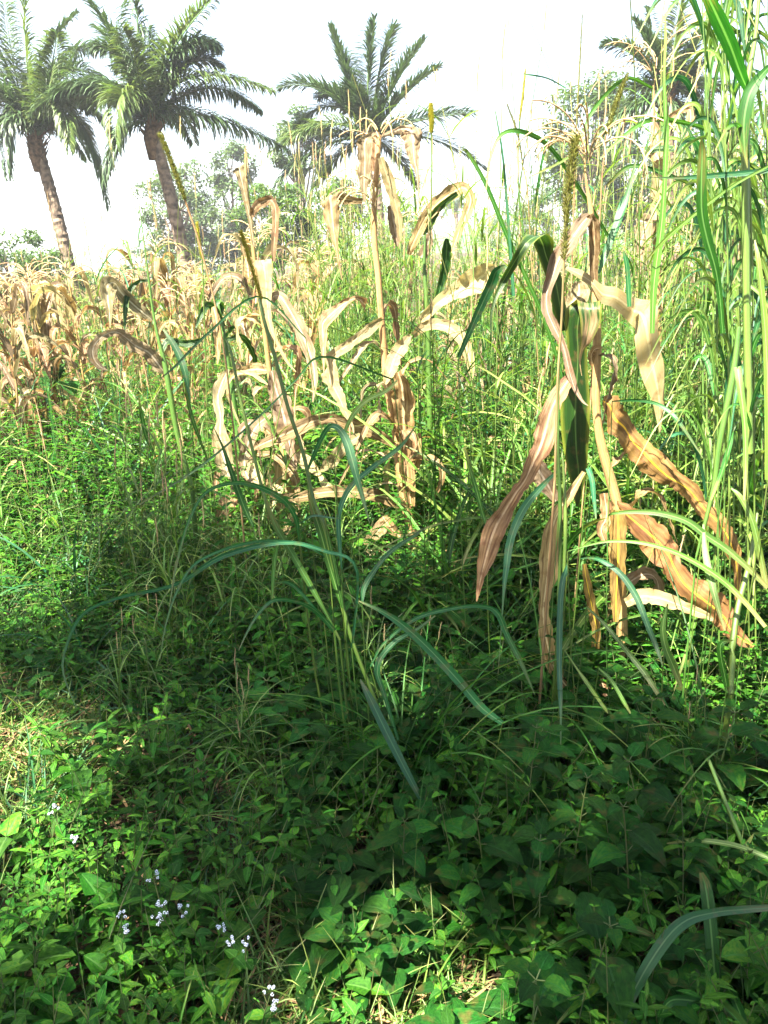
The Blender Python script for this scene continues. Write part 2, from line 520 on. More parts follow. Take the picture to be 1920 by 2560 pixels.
t.links.new(mx.outputs[0], cr.inputs[0]); t.links.new(cr.outputs[0], pb.inputs['Base Color'])
bp = t.nodes.new('ShaderNodeBump'); bp.inputs['Strength'].default_value = .8; bp.inputs['Distance'].default_value = .03
t.links.new(n2.outputs['Fac'], bp.inputs['Height']); t.links.new(bp.outputs[0], pb.inputs['Normal'])
pb.inputs['Roughness'].default_value = .95; pb.inputs['Specular IOR Level'].default_value = .15
M['soil'] = m
M['hill'] = mat_bark('hill_vegetation', (0.05, 0.09, 0.03), (0.10, 0.15, 0.05), 0.12)

# ------------------------------------------------------------------ setting: ground and hills
ys = np.concatenate([np.linspace(-14, 12, 105), 12 + (np.linspace(0, 1, 60)[1:] ** 2) * 900])
xn = np.linspace(-1, 1, 141)
xs = np.sign(xn) * (np.abs(xn) * 10 + np.abs(xn) ** 5 * 690)
X, Y = np.meshgrid(xs, ys)
Z = ground_h(X, Y)
gm = MB()
gm.grids(np.stack([X, Y, Z], -1)[None], np.zeros((1, len(ys), len(xs), 3)))
tag(gm.obj('ground', M['soil']), kind='structure')

hm = MB()
hx = np.linspace(-260, 420, 120); hy = np.linspace(170, 420, 24)
X, Y = np.meshgrid(hx, hy)
prof = np.sin(np.clip((Y - 170) / 250, 0, 1) * math.pi) ** 0.8
ridge = 4 + 7 / (1 + np.exp(-(X - 10) / 25)) + 1.5 * np.sin(X / 31 + 1) + 1 * np.sin(X / 11)
ridge = ridge * np.where(X < -20, np.clip(1 + (X + 20) / 60, 0.30, 1), 1)
Z = ground_h(X, Y) - 1 + prof * ridge + np.sin(X / 3.1) * .5 + np.sin(X / 1.3 + Y) * .35
hm.grids(np.stack([X, Y, Z], -1)[None], np.zeros((1, len(hy), len(hx), 3)))
tag(hm.obj('hills', M['hill']), kind='structure')

# ------------------------------------------------------------------ oil palms


def frond_mesh(P0, P1, P2, lift, seed, nl=84, leaf=0.78, dr=1.0):
    """arched frond from P0 through P1 to P2"""
    r = np.random.default_rng(seed)
    t_ = np.linspace(0, 1, nl)[:, None]
    # quadratic through P1 at t=.5
    c = 2 * P1 - 0.5 * (P0 + P2)
    C = (1 - t_) ** 2 * P0 + 2 * t_ * (1 - t_) * c + t_ ** 2 * P2
    ra = MB()
    rad = 0.035 * (1 - t_[:, 0]) + 0.006
    tubes(ra, C[None], rad[None], np.array([r.random()]), 5)
    T = norm(np.gradient(C, axis=0))
    side = norm(np.cross(T, np.array([0, 0, 1.0])))
    up = np.cross(side, T)
    lm = MB()
    for s_ in (-1, 1):
        for lay in (0, 1):
            i = np.arange(5, nl)
            q = i / nl
            j = r.normal(0, .09, (len(i), 3))
            d = norm(side[i] * s_ * (0.75 if lay == 0 else .55) + T[i] * (0.45 + .35 * q[:, None]) + up[i] * (0.25 if lay == 0 else .65) + j)
            ln = leaf * (np.sin(np.pi * np.clip(q * .80 + .16, 0, 1)) ** 0.6) * r.uniform(.8, 1.1, len(i)) + .05
            az = np.arctan2(d[:, 1], d[:, 0]); el = np.arcsin(np.clip(d[:, 2], -1, 1))
            arcs(lm, C[i] + side[i] * s_ * 0.012, az, el, r.uniform(1.2, 2.4, len(i)) * dr, ln, 0.040 + r.random(len(i)) * .018,
                 r.random(len(i)), n=5, k=2, prof='lance', fold=0.0, twist=r.uniform(-.5, .5, len(i)))
    return ra, lm


def oil_palm(label, crown, base, fronds, D, trunk_r=0.2, tile='z', seed=0, extra=8, flen=3.4, leaf=.78, dr=1.0):
    """crown and base in photograph pixels, fronds: (ctrl, tip, ddepth, pale: sunlit leaflet colour)"""
    r = np.random.default_rng(seed)
    top = unproj(*crown, D)
    bx, by = base
    b = unproj(bx, by, D)
    # carry the trunk line on down to the ground
    dirn = (b - top) / max(top[2] - b[2], .1)
    gz = float(ground_h(b[0], D))
    bot = b + dirn * (b[2] - gz)
    bot[2] = gz - .1
    root = empty('oil_palm', (bot[0], bot[1], gz), label, 'palm tree')
    O = np.array([bot[0], bot[1], gz])
    n = 60
    t_ = np.linspace(0, 1, n)[:, None]
    C = bot + (top - bot) * t_ + np.array([0.12, 0, 0]) * np.sin(t_ * math.pi)
    mb = MB()
    rad = trunk_r * .85 * (1.15 - .25 * t_[:, 0]) * (1 + .07 * ((np.arange(n) % 2)))
    tubes(mb, C[None], rad[None], np.array([.3]), 14, bump=.06)
    mb.obj('trunk', M['palm_bark'], root, O, smooth=False)
    # leaf bases left on the trunk under the crown
    mb = MB()
    m_ = 46
    zz = r.uniform(-.6, .15, m_)
    aa = np.arange(m_) * 2.4
    P0 = top + np.stack([np.cos(aa) * trunk_r * .6, np.sin(aa) * trunk_r * .6, zz], -1)
    arcs(mb, P0, aa, r.uniform(.5, 1.1, m_), -0.3, r.uniform(.28, .5, m_), .14, r.random(m_), n=4, k=3, prof='grass', fold=.8)
    tubes(mb, np.stack([top + np.array([0, 0, -.8]), top + np.array([0, 0, -.3]), top + np.array([0, 0, .3])])[None],
          np.array([[trunk_r * .8, trunk_r * 1.25, .1]]), np.array([.2]), 12, .1)
    mb.obj('leaf_bases', M['boot'], root, O)
    allf = []
    for (c_, t2, dd, pale) in fronds:
        P1 = unproj(*c_, D + dd * .5)
        P2 = unproj(*t2, D + dd)
        allf.append((P1, P2, pale))
    for i in range(extra):
        a = r.uniform(0, 2 * math.pi); e = r.uniform(.35, 1.25)
        L_ = flen * r.uniform(.8, 1.05)
        d = np.array([math.cos(a) * math.cos(e), abs(math.sin(a)) * math.cos(e), math.sin(e)])
        P1 = top + d * L_ * .5
        P2 = P1 + np.array([d[0], d[1], d[2] - 0.75]) * L_ * .5
        allf.append((P1, P2, 0))
    for i, (P1, P2, pale) in enumerate(allf):
        ra, lm = frond_mesh(top + np.array([0, 0, .05]), P1, P2, 0, seed * 31 + i, leaf=leaf * r.uniform(.8, 1.1), dr=dr * r.uniform(.6, 1.1))
        fo = lm.obj('frond', M['palm_sunlit'] if pale else M['palm'], root, O)
        st = ra.obj('frond_stalk', M['stalk_green'], fo, O)
    return root


zf = 960 / 1659


def Z1(x, y):  # first enlargement of the upper left
    return (x * zf, y * zf)


def DD(x, y):
    return (x * 1920 / 1659, y * 1920 / 1659)


oil_palm('leaning oil palm at the left edge with a bare scarred trunk', Z1(155, 610), Z1(280, 1140), [
    (Z1(60, 350), Z1(-60, 90), 1, 0), (Z1(120, 320), Z1(95, -120), .5, 1), (Z1(20, 420), Z1(-150, 330), 0, 0),
    (Z1(215, 330), Z1(245, 150), -1.6, 1), (Z1(290, 320), Z1(500, 400), .4, 0), (Z1(300, 440), Z1(475, 560), 1.2, 0),
    (Z1(330, 530), Z1(465, 885), -.3, 0), (Z1(250, 450), Z1(300, 640), -2.0, 1), (Z1(40, 500), Z1(-120, 640), .3, 0),
    (Z1(50, 530), Z1(35, 750), -.8, 0), (Z1(250, 300), Z1(420, 190), 1.5, 0), (Z1(170, 300), Z1(330, 60), 1.5, 0),
    (Z1(80, 380), Z1(20, 20), 1.8, 0), (Z1(20, 330), Z1(-160, 0), 1.8, 0),
], 24, .2, seed=1, extra=11, flen=3.9)
oil_palm('second oil palm from the left with a long frond arching right', Z1(655, 545), Z1(770, 1080), [
    (Z1(545, 260), Z1(350, -40), .6, 0), (Z1(600, 220), Z1(600, -160), .3, 0), (Z1(735, 240), Z1(950, -30), -.2, 1),
    (Z1(830, 335), Z1(1170, 390), .2, 1), (Z1(880, 500), Z1(1230, 640), .8, 0), (Z1(535, 410), Z1(500, 610), -1.8, 1),
    (Z1(540, 570), Z1(455, 780), -.5, 0), (Z1(600, 330), Z1(530, 130), -1.5, 1), (Z1(560, 420), Z1(430, 420), 1.2, 0),
    (Z1(640, 340), Z1(700, 180), 1.8, 0), (Z1(640, 330), Z1(640, 120), 1.0, 0), (Z1(460, 440), Z1(220, 420), .8, 0),
    (Z1(560, 300), Z1(420, 120), 1.6, 0),
], 22, .19, seed=2, extra=10, flen=3.8)
oil_palm('oil palm in the middle rising behind the dry maize', DD(800, 300), DD(812, 520), [
    (DD(755, 180), DD(715, 60), .5, 0), (DD(795, 160), DD(810, 40), .2, 0), (DD(850, 190), DD(915, 90), .4, 0),
    (DD(875, 205), DD(950, 145), .2, 0), (DD(910, 260), DD(1020, 245), -.4, 0), (DD(700, 200), DD(605, 190), .3, 0),
    (DD(690, 320), DD(598, 400), -.6, 0), (DD(720, 230), DD(630, 280), 1, 0), (DD(700, 270), DD(585, 330), -.8, 1),
    (DD(930, 300), DD(1050, 365), .4, 0), (DD(820, 150), DD(850, 60), 1, 0), (DD(770, 200), DD(740, 110), 1, 0),
    (DD(700, 290), DD(620, 270), 1.5, 0), (DD(740, 330), DD(680, 400), .8, 0), (DD(850, 330), DD(900, 400), .8, 0),
], 27, .22, seed=3, extra=4, dr=.55, leaf=.78, flen=3.0)
oil_palm('oil palm on the right seen through tall grass', DD(1440, 215), DD(1432, 480), [
    (DD(1375, 125), DD(1305, 95), .2, 0), (DD(1410, 120), DD(1370, 45), .6, 0), (DD(1455, 110), DD(1470, 0), .2, 1),
    (DD(1485, 120), DD(1545, 40), .4, 0), (DD(1500, 190), DD(1580, 190), .2, 0), (DD(1500, 240), DD(1590, 290), .2, 1),
    (DD(1370, 230), DD(1290, 300), -.5, 0), (DD(1370, 260), DD(1350, 340), -.8, 0), (DD(1470, 270), DD(1485, 350), -.8, 0),
    (DD(1360, 190), DD(1250, 230), .4, 0), (DD(1420, 140), DD(1400, 20), 1, 0), (DD(1500, 150), DD(1600, 120), 1, 0),
], 23, .2, seed=4, extra=4, dr=.6, leaf=.6)

# small far palm
oil_palm('small distant oil palm on the skyline', DD(985, 455), DD(985, 500), [
    (DD(975, 440), DD(955, 450), 1, 0), (DD(995, 440), DD(1015, 450), 1, 0), (DD(985, 432), DD(988, 415), 1, 0),
    (DD(972, 448), DD(955, 470), 0, 0), (DD(998, 448), DD(1018, 475), 0, 0), (DD(978, 435), DD(965, 425), 0, 0), (DD(993, 435), DD(1005, 425), 0, 0),
], 95, .25, seed=5, extra=2, flen=2.6, leaf=.7)

# ------------------------------------------------------------------ background trees


def tree(name, label, x, D, top_y, wpx, hpx, mat, seed, dens=1.0, airy=0.5, trunk_r=.12, leaf=.16, group=None, blobs=26):
    """x, top_y, wpx, hpx in photograph pixels: crown column"""
    r = np.random.default_rng(seed)
    c = unproj(x, top_y + hpx / 2, D)
    sx = wpx / 2 * D / 1920; sz = hpx / 2 * D / 1920
    gz = float(ground_h(c[0], D))
    O = np.array([c[0], D, gz])
    root = empty(name, tuple(O), label, 'tree' if name != 'bush' else 'bush', group)
    # blobs of leaves
    th = r.uniform(0, 2 * math.pi, blobs); ph = np.arccos(r.uniform(-1, 1, blobs)); rad = r.uniform(.35, 1, blobs) ** .6
    bc = np.stack([c[0] + sx * rad * np.sin(ph) * np.cos(th), D + sx * .9 * rad * np.sin(ph) * np.sin(th), c[2] + sz * rad * np.cos(ph)], -1)
    tb = MB()
    nseg = 7
    tt = np.linspace(0, 1, nseg)[:, None]
    a_ = np.array([c[0], D, gz - .1]); b_ = np.array([c[0] + r.uniform(-.2, .2) * sx, D, c[2] + sz * .4])
    C = a_ + (b_ - a_) * tt + np.sin(tt * 5 + seed) * np.array([.1, .05, 0]) * sx
    tubes(tb, C[None], (trunk_r * (1.1 - tt[:, 0] * .85))[None], np.array([.5]), 7)
    for bl in bc:
        s_ = r.uniform(.35, .85)
        p = a_ + (b_ - a_) * s_
        m_ = (p + bl) / 2 + np.array([0, 0, -.1 * sz])
        L_ = spline(np.stack([p, m_, bl]), 6)
        tubes(tb, L_[None], (trunk_r * .35 * (1 - np.linspace(0, .8, 6)))[None], np.array([.5]), 4)
    tb.obj('trunk', M['bark'], root, O)
    lm = MB()
    nl = int(170 * dens)
    br = (sx + sz) / 2 * airy * r.uniform(.45, .8, blobs)
    q = r.normal(0, 1, (blobs, nl, 3)); q = norm(q) * r.uniform(.2, 1, (blobs, nl, 1)) ** .5
    P0 = (bc[:, None, :] + q * br[:, None, None] * np.array([1.1, 1.1, .75])).reshape(-1, 3)
    m_ = len(P0)
    arcs(lm, P0, r.uniform(0, 6.28, m_), r.uniform(-.8, .8, m_), .6, leaf * r.uniform(.6, 1.4, m_), leaf * .5, r.random(m_), n=3, k=2, prof='lance', fold=0,
         twist=r.uniform(-1, 1, m_))
    lm.obj('crown', mat, root, O)
    return root


def dpx(v): return v * 1920 / 1659


tree('tree', 'tall thin feathery tree between the second palm and the middle palm', dpx(500), 55, dpx(295), dpx(95), dpx(130), M['tree_grey'], 11, .7, .45, .15, .3, blobs=20)
tree('tree', 'airy grey green tree standing behind the second palm trunk', dpx(385), 50, dpx(365), dpx(190), dpx(190), M['tree_grey'], 12, .7, .34, .2, .28, blobs=54)
tree('tree', 'rounded yellow green tree behind the left edge of the middle palm', dpx(600), 30, dpx(395), dpx(150), dpx(190), M['tree'], 13, 1.1, .4, .1, .16, blobs=36)
tree('tree', 'pale tree crown right behind the left fronds of the middle palm', dpx(655), 42, dpx(255), dpx(110), dpx(130), M['tree_grey'], 14, 1.1, .42, .2, .26, blobs=30)
tree('tree', 'grey green tree crown left of the right palm, behind the seed heads', dpx(1275), 40, dpx(185), dpx(190), dpx(250), M['tree_grey'], 15, 1.0, .38, .2, .26, blobs=46)
tree('tree', 'leafy tree at the right edge behind tall grass', dpx(1610), 34, dpx(230), dpx(200), dpx(300), M['tree'], 16, 1.0, .38, .2, .22, blobs=46)
tree('tree', 'dark low tree under the right palm behind the maize', dpx(1390), 44, dpx(330), dpx(240), dpx(190), M['tree'], 17, 1.0, .38, .2, .25, blobs=46)
tree('bush', 'dense bush at the left edge where the skyline begins', dpx(25), 24, dpx(505), dpx(210), dpx(190), M['tree'], 18, 1.4, .42, .08, .13, blobs=36)
tree('bush', 'low dark green bush just right of the left palm trunk base', dpx(175), 32, dpx(575), dpx(90), dpx(90), M['tree'], 19, 1.0, .42, .08, .14, blobs=22)
tree('bush', 'green bush sitting between the left bush and the left palm trunk', dpx(105), 26, dpx(525), dpx(130), dpx(150), M['tree'], 20, 1.2, .42, .08, .13, blobs=26)
for i, (x_, D_, ty, w_, h_) in enumerate([(270, 60, 560, 80, 60), (330, 70, 530, 90, 80), (420, 58, 480, 130, 120), (510, 52, 470, 110, 130), (690, 36, 430, 110, 160),
                                          (900, 85, 480, 90, 90), (1060, 110, 462, 100, 70), (1120, 100, 440, 90, 90), (1180, 60, 400, 110, 130), (-60, 40, 500, 120, 150), (1500, 60, 360, 150, 160), (1720, 40, 250, 160, 260), (560, 48, 400, 90, 130), (740, 50, 400, 120, 130), (860, 60, 430, 110, 120), (450, 62, 430, 120, 110), (1330, 52, 300, 150, 200), (1480, 48, 250, 140, 220)]):
    tree('bush', 'bush on the skyline behind the maize field', dpx(x_), D_, dpx(ty), dpx(w_), dpx(h_), M['tree_grey'] if i % 2 else M['tree'], 40 + i, .8, .45, .1, .3 if D_ > 45 else .18, group='bushes along the skyline', blobs=20)

# ------------------------------------------------------------------ maize, traced plants
RM = {'d': M['dry'], 'y': M['dry_yellow'], 'g': M['dry_grey'], 't': M['turning'], 'v': M['maize_green'], 's': M['straw'],
      'G': M['grass'], 'B': M['grass_blue'], 'L': M['grass_light']}


def plant_root(name, label, cat, stem_row, group=None):
    b = stem_row
    return empty(name, (b[0], b[1], float(ground_h(b[0], b[1]))), label, cat, group)


def tassel_mesh(mb, P, n, r, L_=.32, droop=1.6, rad=.0022):
    az = r.uniform(0, 6.28, n); el = r.uniform(.5, 1.3, n)
    s = np.linspace(0, 1, 9)[None, :]
    e = el[:, None] - r.uniform(droop * .6, droop * 1.3, n)[:, None] * s ** 1.3
    d = np.stack([np.cos(e) * np.cos(az)[:, None], np.cos(e) * np.sin(az)[:, None], np.sin(e)], -1)
    ln = L_ * r.uniform(.6, 1.1, n)
    C = P + np.cumsum(d, axis=1) * (ln / 9)[:, None, None] + np.stack([np.zeros(n), np.zeros(n), r.uniform(0, .12, n)], -1)[:, None, :]
    tubes(mb, C, np.full((n, 9), rad) * (1 + .35 * (np.arange(9) % 2))[None, :], r.random(n), 4)
    # spikelets
    m_ = n * 16
    q = r.integers(0, n, m_); w_ = r.integers(2, 9, m_)
    arcs(mb, C[q, w_] + r.normal(0, .001, (m_, 3)), r.uniform(0, 6.28, m_), r.uniform(-1.2, .2, m_), .5, .011, .0035, r.random(m_), n=3, k=2, prof='lance', fold=0)


def build(name, label, cat, tile, stalk, leaves, tassels=(), stalk_mat='stalk_dry', d=4, leaf_name='leaf', extra=0):
    tmp = MB()
    S = stem_c(tmp, tile, stalk[0], stalk[1], stalk[2], bump=.02)
    low = S[np.argmin(S[:, 2])]
    gz = float(ground_h(low[0], low[1]))
    O = np.array([low[0], low[1], gz])
    root = empty(name, tuple(O), label, cat)
    if low[2] > gz + .03:   # carry the stalk to the ground
        r0 = low[3]
        C = np.stack([low[:3], (low[:3] + O) / 2, O + np.array([0, 0, -.03])])
        tubes(tmp, C[None], np.full((1, 3), r0), np.array([.4]), 8)
    tmp.obj('stalk', M[stalk_mat], root, O)
    for L_ in leaves:
        kind, mt, tl, pts, d0, d1 = L_[:6]
        kw = L_[6] if len(L_) > 6 else {}
        mb = MB()
        (leaf_e if kind == 'E' else leaf_c)(mb, tl, pts, d0, d1, **kw)
        mb.obj(leaf_name, RM[mt], root, O)
    r = np.random.default_rng(int(O[0] * 100) % 97 + 3)
    for i in range(extra):
        zc = r.uniform(.25, 1.35)
        j = int(np.argmin(np.abs(S[:, 2] - gz - zc)))
        mb = MB()
        arcs(mb, S[j:j + 1, :3], np.array([r.uniform(0, 6.28)]), np.array([r.uniform(.2, 1.2)]), np.array([r.uniform(1.8, 2.8)]), np.array([r.uniform(.3, .65)]), np.array([r.uniform(.03, .07)]), r.random(1),
             n=26, k=7, prof='maize', s0=r.uniform(.02, .3), ws=r.uniform(.3, .6), twist=r.uniform(-3, 3), fold=.4, wave=.3, wfreq=4, curl=r.uniform(-.8, .8))
        mb.obj('leaf', M['dry' if i % 3 else 'dry_grey'], root, O)
    for (tl, x, y, dd, n, ln) in tassels:
        mb = MB()
        tassel_mesh(mb, unproj(*tp(tl, x, y), dd), n, np.random.default_rng(int(x)), ln)
        mb.obj('tassel', M['tassel'], root, O)
    return root


dA = 2.75
build('maize_plant', 'large half green maize plant with brown folded leaves at right foreground', 'maize plant', '1',
      ([(930, -400, 12), (945, -150, 18), (985, 110, 40), (1000, 500, 55), (1015, 700, 58), (1030, 1100, 62), (1020, 1500, 64), (1045, 1750, 68), (1090, 1950, 76), (1190, 2350, 84), (1200, 2750, 90), (1215, 3200, 92), (1230, 3650, 96)], dA + .02, dA - .05),
      [('E', 'v', '1', [((740, 990), (850, 960)), ((700, 800), (800, 800)), ((650, 600), (770, 590)), ((590, 430), (705, 420)), ((535, 300), (700, 330)), ((505, 272), (655, 262)), ((460, 300), (545, 335)), ((380, 450), (440, 480)), ((300, 600), (350, 620)), ((250, 730), (272, 760)), ((222, 890), (240, 900)), ((238, 1068), (243, 1070))], dA, dA - .2, {'dep': [0, 0, 0, 0, 0, -.04, -.08, -.05, 0, 0, 0, 0], 'wave': .05}),
       ('E', 't', '1', [((870, 2300), (890, 2300)), ((845, 2170), (930, 2150)), ((810, 2030), (960, 1990)), ((780, 1900), (965, 1880)), ((755, 1700), (975, 1700)), ((755, 1500), (978, 1500)), ((790, 1300), (965, 1300)), ((805, 1100), (960, 1150)), ((792, 950), (960, 1000)), ((795, 830), (1000, 850)), ((835, 785), (1042, 790)), ((870, 762), (1048, 768)), ((880, 800), (1052, 805)), ((897, 900), (1057, 900)), ((903, 1000), (1015, 1000)), ((900, 1080), (972, 1080)), ((890, 1160), (930, 1120)), ((893, 1230), (905, 1220)), ((911, 1320), (916, 1318))], dA, dA - .12, {'dep': [0, 0, 0, 0, 0, 0, 0, 0, 0, 0, 0, -.04, -.09, -.09, -.08, -.06, -.04, -.02, 0], 'wave': .04, 'tilt': .15}),
       ('C', 'g', '1', [(975, 112, 40), (920, 170, 95), (850, 270, 112), (760, 400, 108), (695, 560, 88), (650, 700, 60), (655, 830, 70), (705, 950, 62), (775, 1100, 50), (825, 1300, 50), (870, 1430, 40), (920, 1510, 18), (960, 1542, 5)], dA - .03, dA - .25, {'roll': .35}),
       ('C', 'd', '1', [(835, 1320, 50), (770, 1410, 100), (690, 1560, 120), (650, 1700, 150), (605, 1850, 135), (550, 1970, 118), (490, 2100, 90), (420, 2200, 90), (340, 2330, 120), (275, 2440, 145), (230, 2560, 150), (190, 2700, 112), (152, 2850, 60), (125, 3010, 8)], dA - .1, dA - .35, {'roll': .3}),
       ('C', 'd', '2', [(930, 90, 30), (830, 250, 62), (745, 380, 75), (690, 520, 112), (672, 700, 150), (660, 850, 135), (640, 1000, 90), (625, 1150, 84), (650, 1350, 112), (705, 1550, 112), (800, 1700, 95), (890, 1800, 130), (950, 1900, 110), (1000, 2010, 60), (1045, 2130, 22), (1075, 2230, 6)], dA - .05, dA - .5, {'roll': .35}),
       ('E', 'd', '1', [((800, 498), (785, 515)), ((920, 528), (900, 598)), ((1000, 588), (985, 655)), ((1085, 638), (1055, 770)), ((1185, 655), (1150, 805)), ((1275, 718), (1225, 870)), ((1350, 738), (1275, 930)), ((1430, 745), (1292, 965)), ((1480, 805), (1300, 1020)), ((1495, 950), (1325, 1150)), ((1512, 1120), (1350, 1260)), ((1540, 1260), (1378, 1370)), ((1536, 1420), (1440, 1500)), ((1528, 1580), (1470, 1630)), ((1505, 1740), (1495, 1745))], dA, dA - .15, {'dep': [.1, .05, 0, 0, .0, .03, .05, 0, -.03, -.03, 0, 0, 0, 0, 0], 'wave': .05, 'tilt': .1}),
       ('E', 'y', '3', [((430, 118), (415, 190)), ((520, 115), (435, 270)), ((565, 165), (450, 400)), ((640, 265), (520, 450)), ((690, 385), (590, 540)), ((785, 470), (660, 620)), ((905, 560), (705, 705)), ((972, 665), (850, 780)), ((1060, 730), (930, 812)), ((1140, 790), (1005, 870)), ((1192, 880), (1085, 950)), ((1225, 925), (1150, 1025)), ((1310, 990), (1210, 1095)), ((1395, 1090), (1270, 1170)), ((1448, 1215), (1340, 1310)), ((1462, 1340), (1390, 1440)), ((1460, 1500), (1402, 1540)), ((1432, 1650), (1412, 1650))], dA - .05, dA - .2, {'wave': .12, 'fold': .35}),
       ('E', 'y', '3', [((520, 905), (545, 965)), ((650, 955), (590, 1085)), ((800, 1030), (640, 1185)), ((925, 1130), (740, 1300)), ((992, 1215), (820, 1400)), ((1010, 1340), (900, 1480)), ((1110, 1470), (960, 1590)), ((1210, 1530), (1080, 1700)), ((1310, 1600), (1200, 1800)), ((1390, 1690), (1290, 1880)), ((1410, 1800), (1340, 1930)), ((1500, 1905), (1440, 2000)), ((1562, 1990), (1540, 2010))], dA - .1, dA - .3, {'wave': .14, 'fold': .35}),
       ('C', 'd', '3', [(590, 1670, 60), (700, 1625, 112), (820, 1630, 112), (950, 1670, 100), (1050, 1712, 80), (1180, 1760, 60), (1250, 1800, 20)], dA - .2, dA - .25),
       ('C', 'y', '3', [(535, 975, 110), (535, 1200, 120), (530, 1430, 112), (522, 1620, 88), (518, 1815, 36)], dA - .14, dA - .2),
       ('C', 'y', '2', [(930, 780, 30), (955, 930, 60), (1000, 1150, 72), (1025, 1280, 66), (1010, 1420, 60)], dA - .1, dA - .15),
       ('C', 'd', '2', [(1055, 1640, 40), (1100, 1760, 80), (1140, 1890, 18)], dA - .2, dA - .3),
       ('C', 'g', '2', [(540, -40, 60), (590, 80, 135), (660, 190, 122), (720, 310, 40)], dA + .1, dA + .05),
       ('C', 'g', '1', [(890, 610, 50), (890, 700, 150), (830, 780, 80), (800, 830, 20)], dA + .15, dA + .1),
       ('C', 'd', '1', [(1072, 1105, 8), (1010, 1120, 46), (985, 1180, 52), (1010, 1260, 30)], dA - .05, dA),
       ('C', 'd', '2', [(1080, 250, 60), (1100, 420, 90), (1060, 520, 80), (1090, 620, 30)], dA - .08, dA - .1),
       ('C', 'd', '1', [(975, 108, 40), (1000, 180, 70), (1010, 350, 66), (1005, 520, 50), (1020, 690, 30)], dA - .04, dA - .02),
       ],
      [('8', 300, 1230, dA, 13, .34), ('8', 300, 1300, dA, 8, .26)], extra=5)

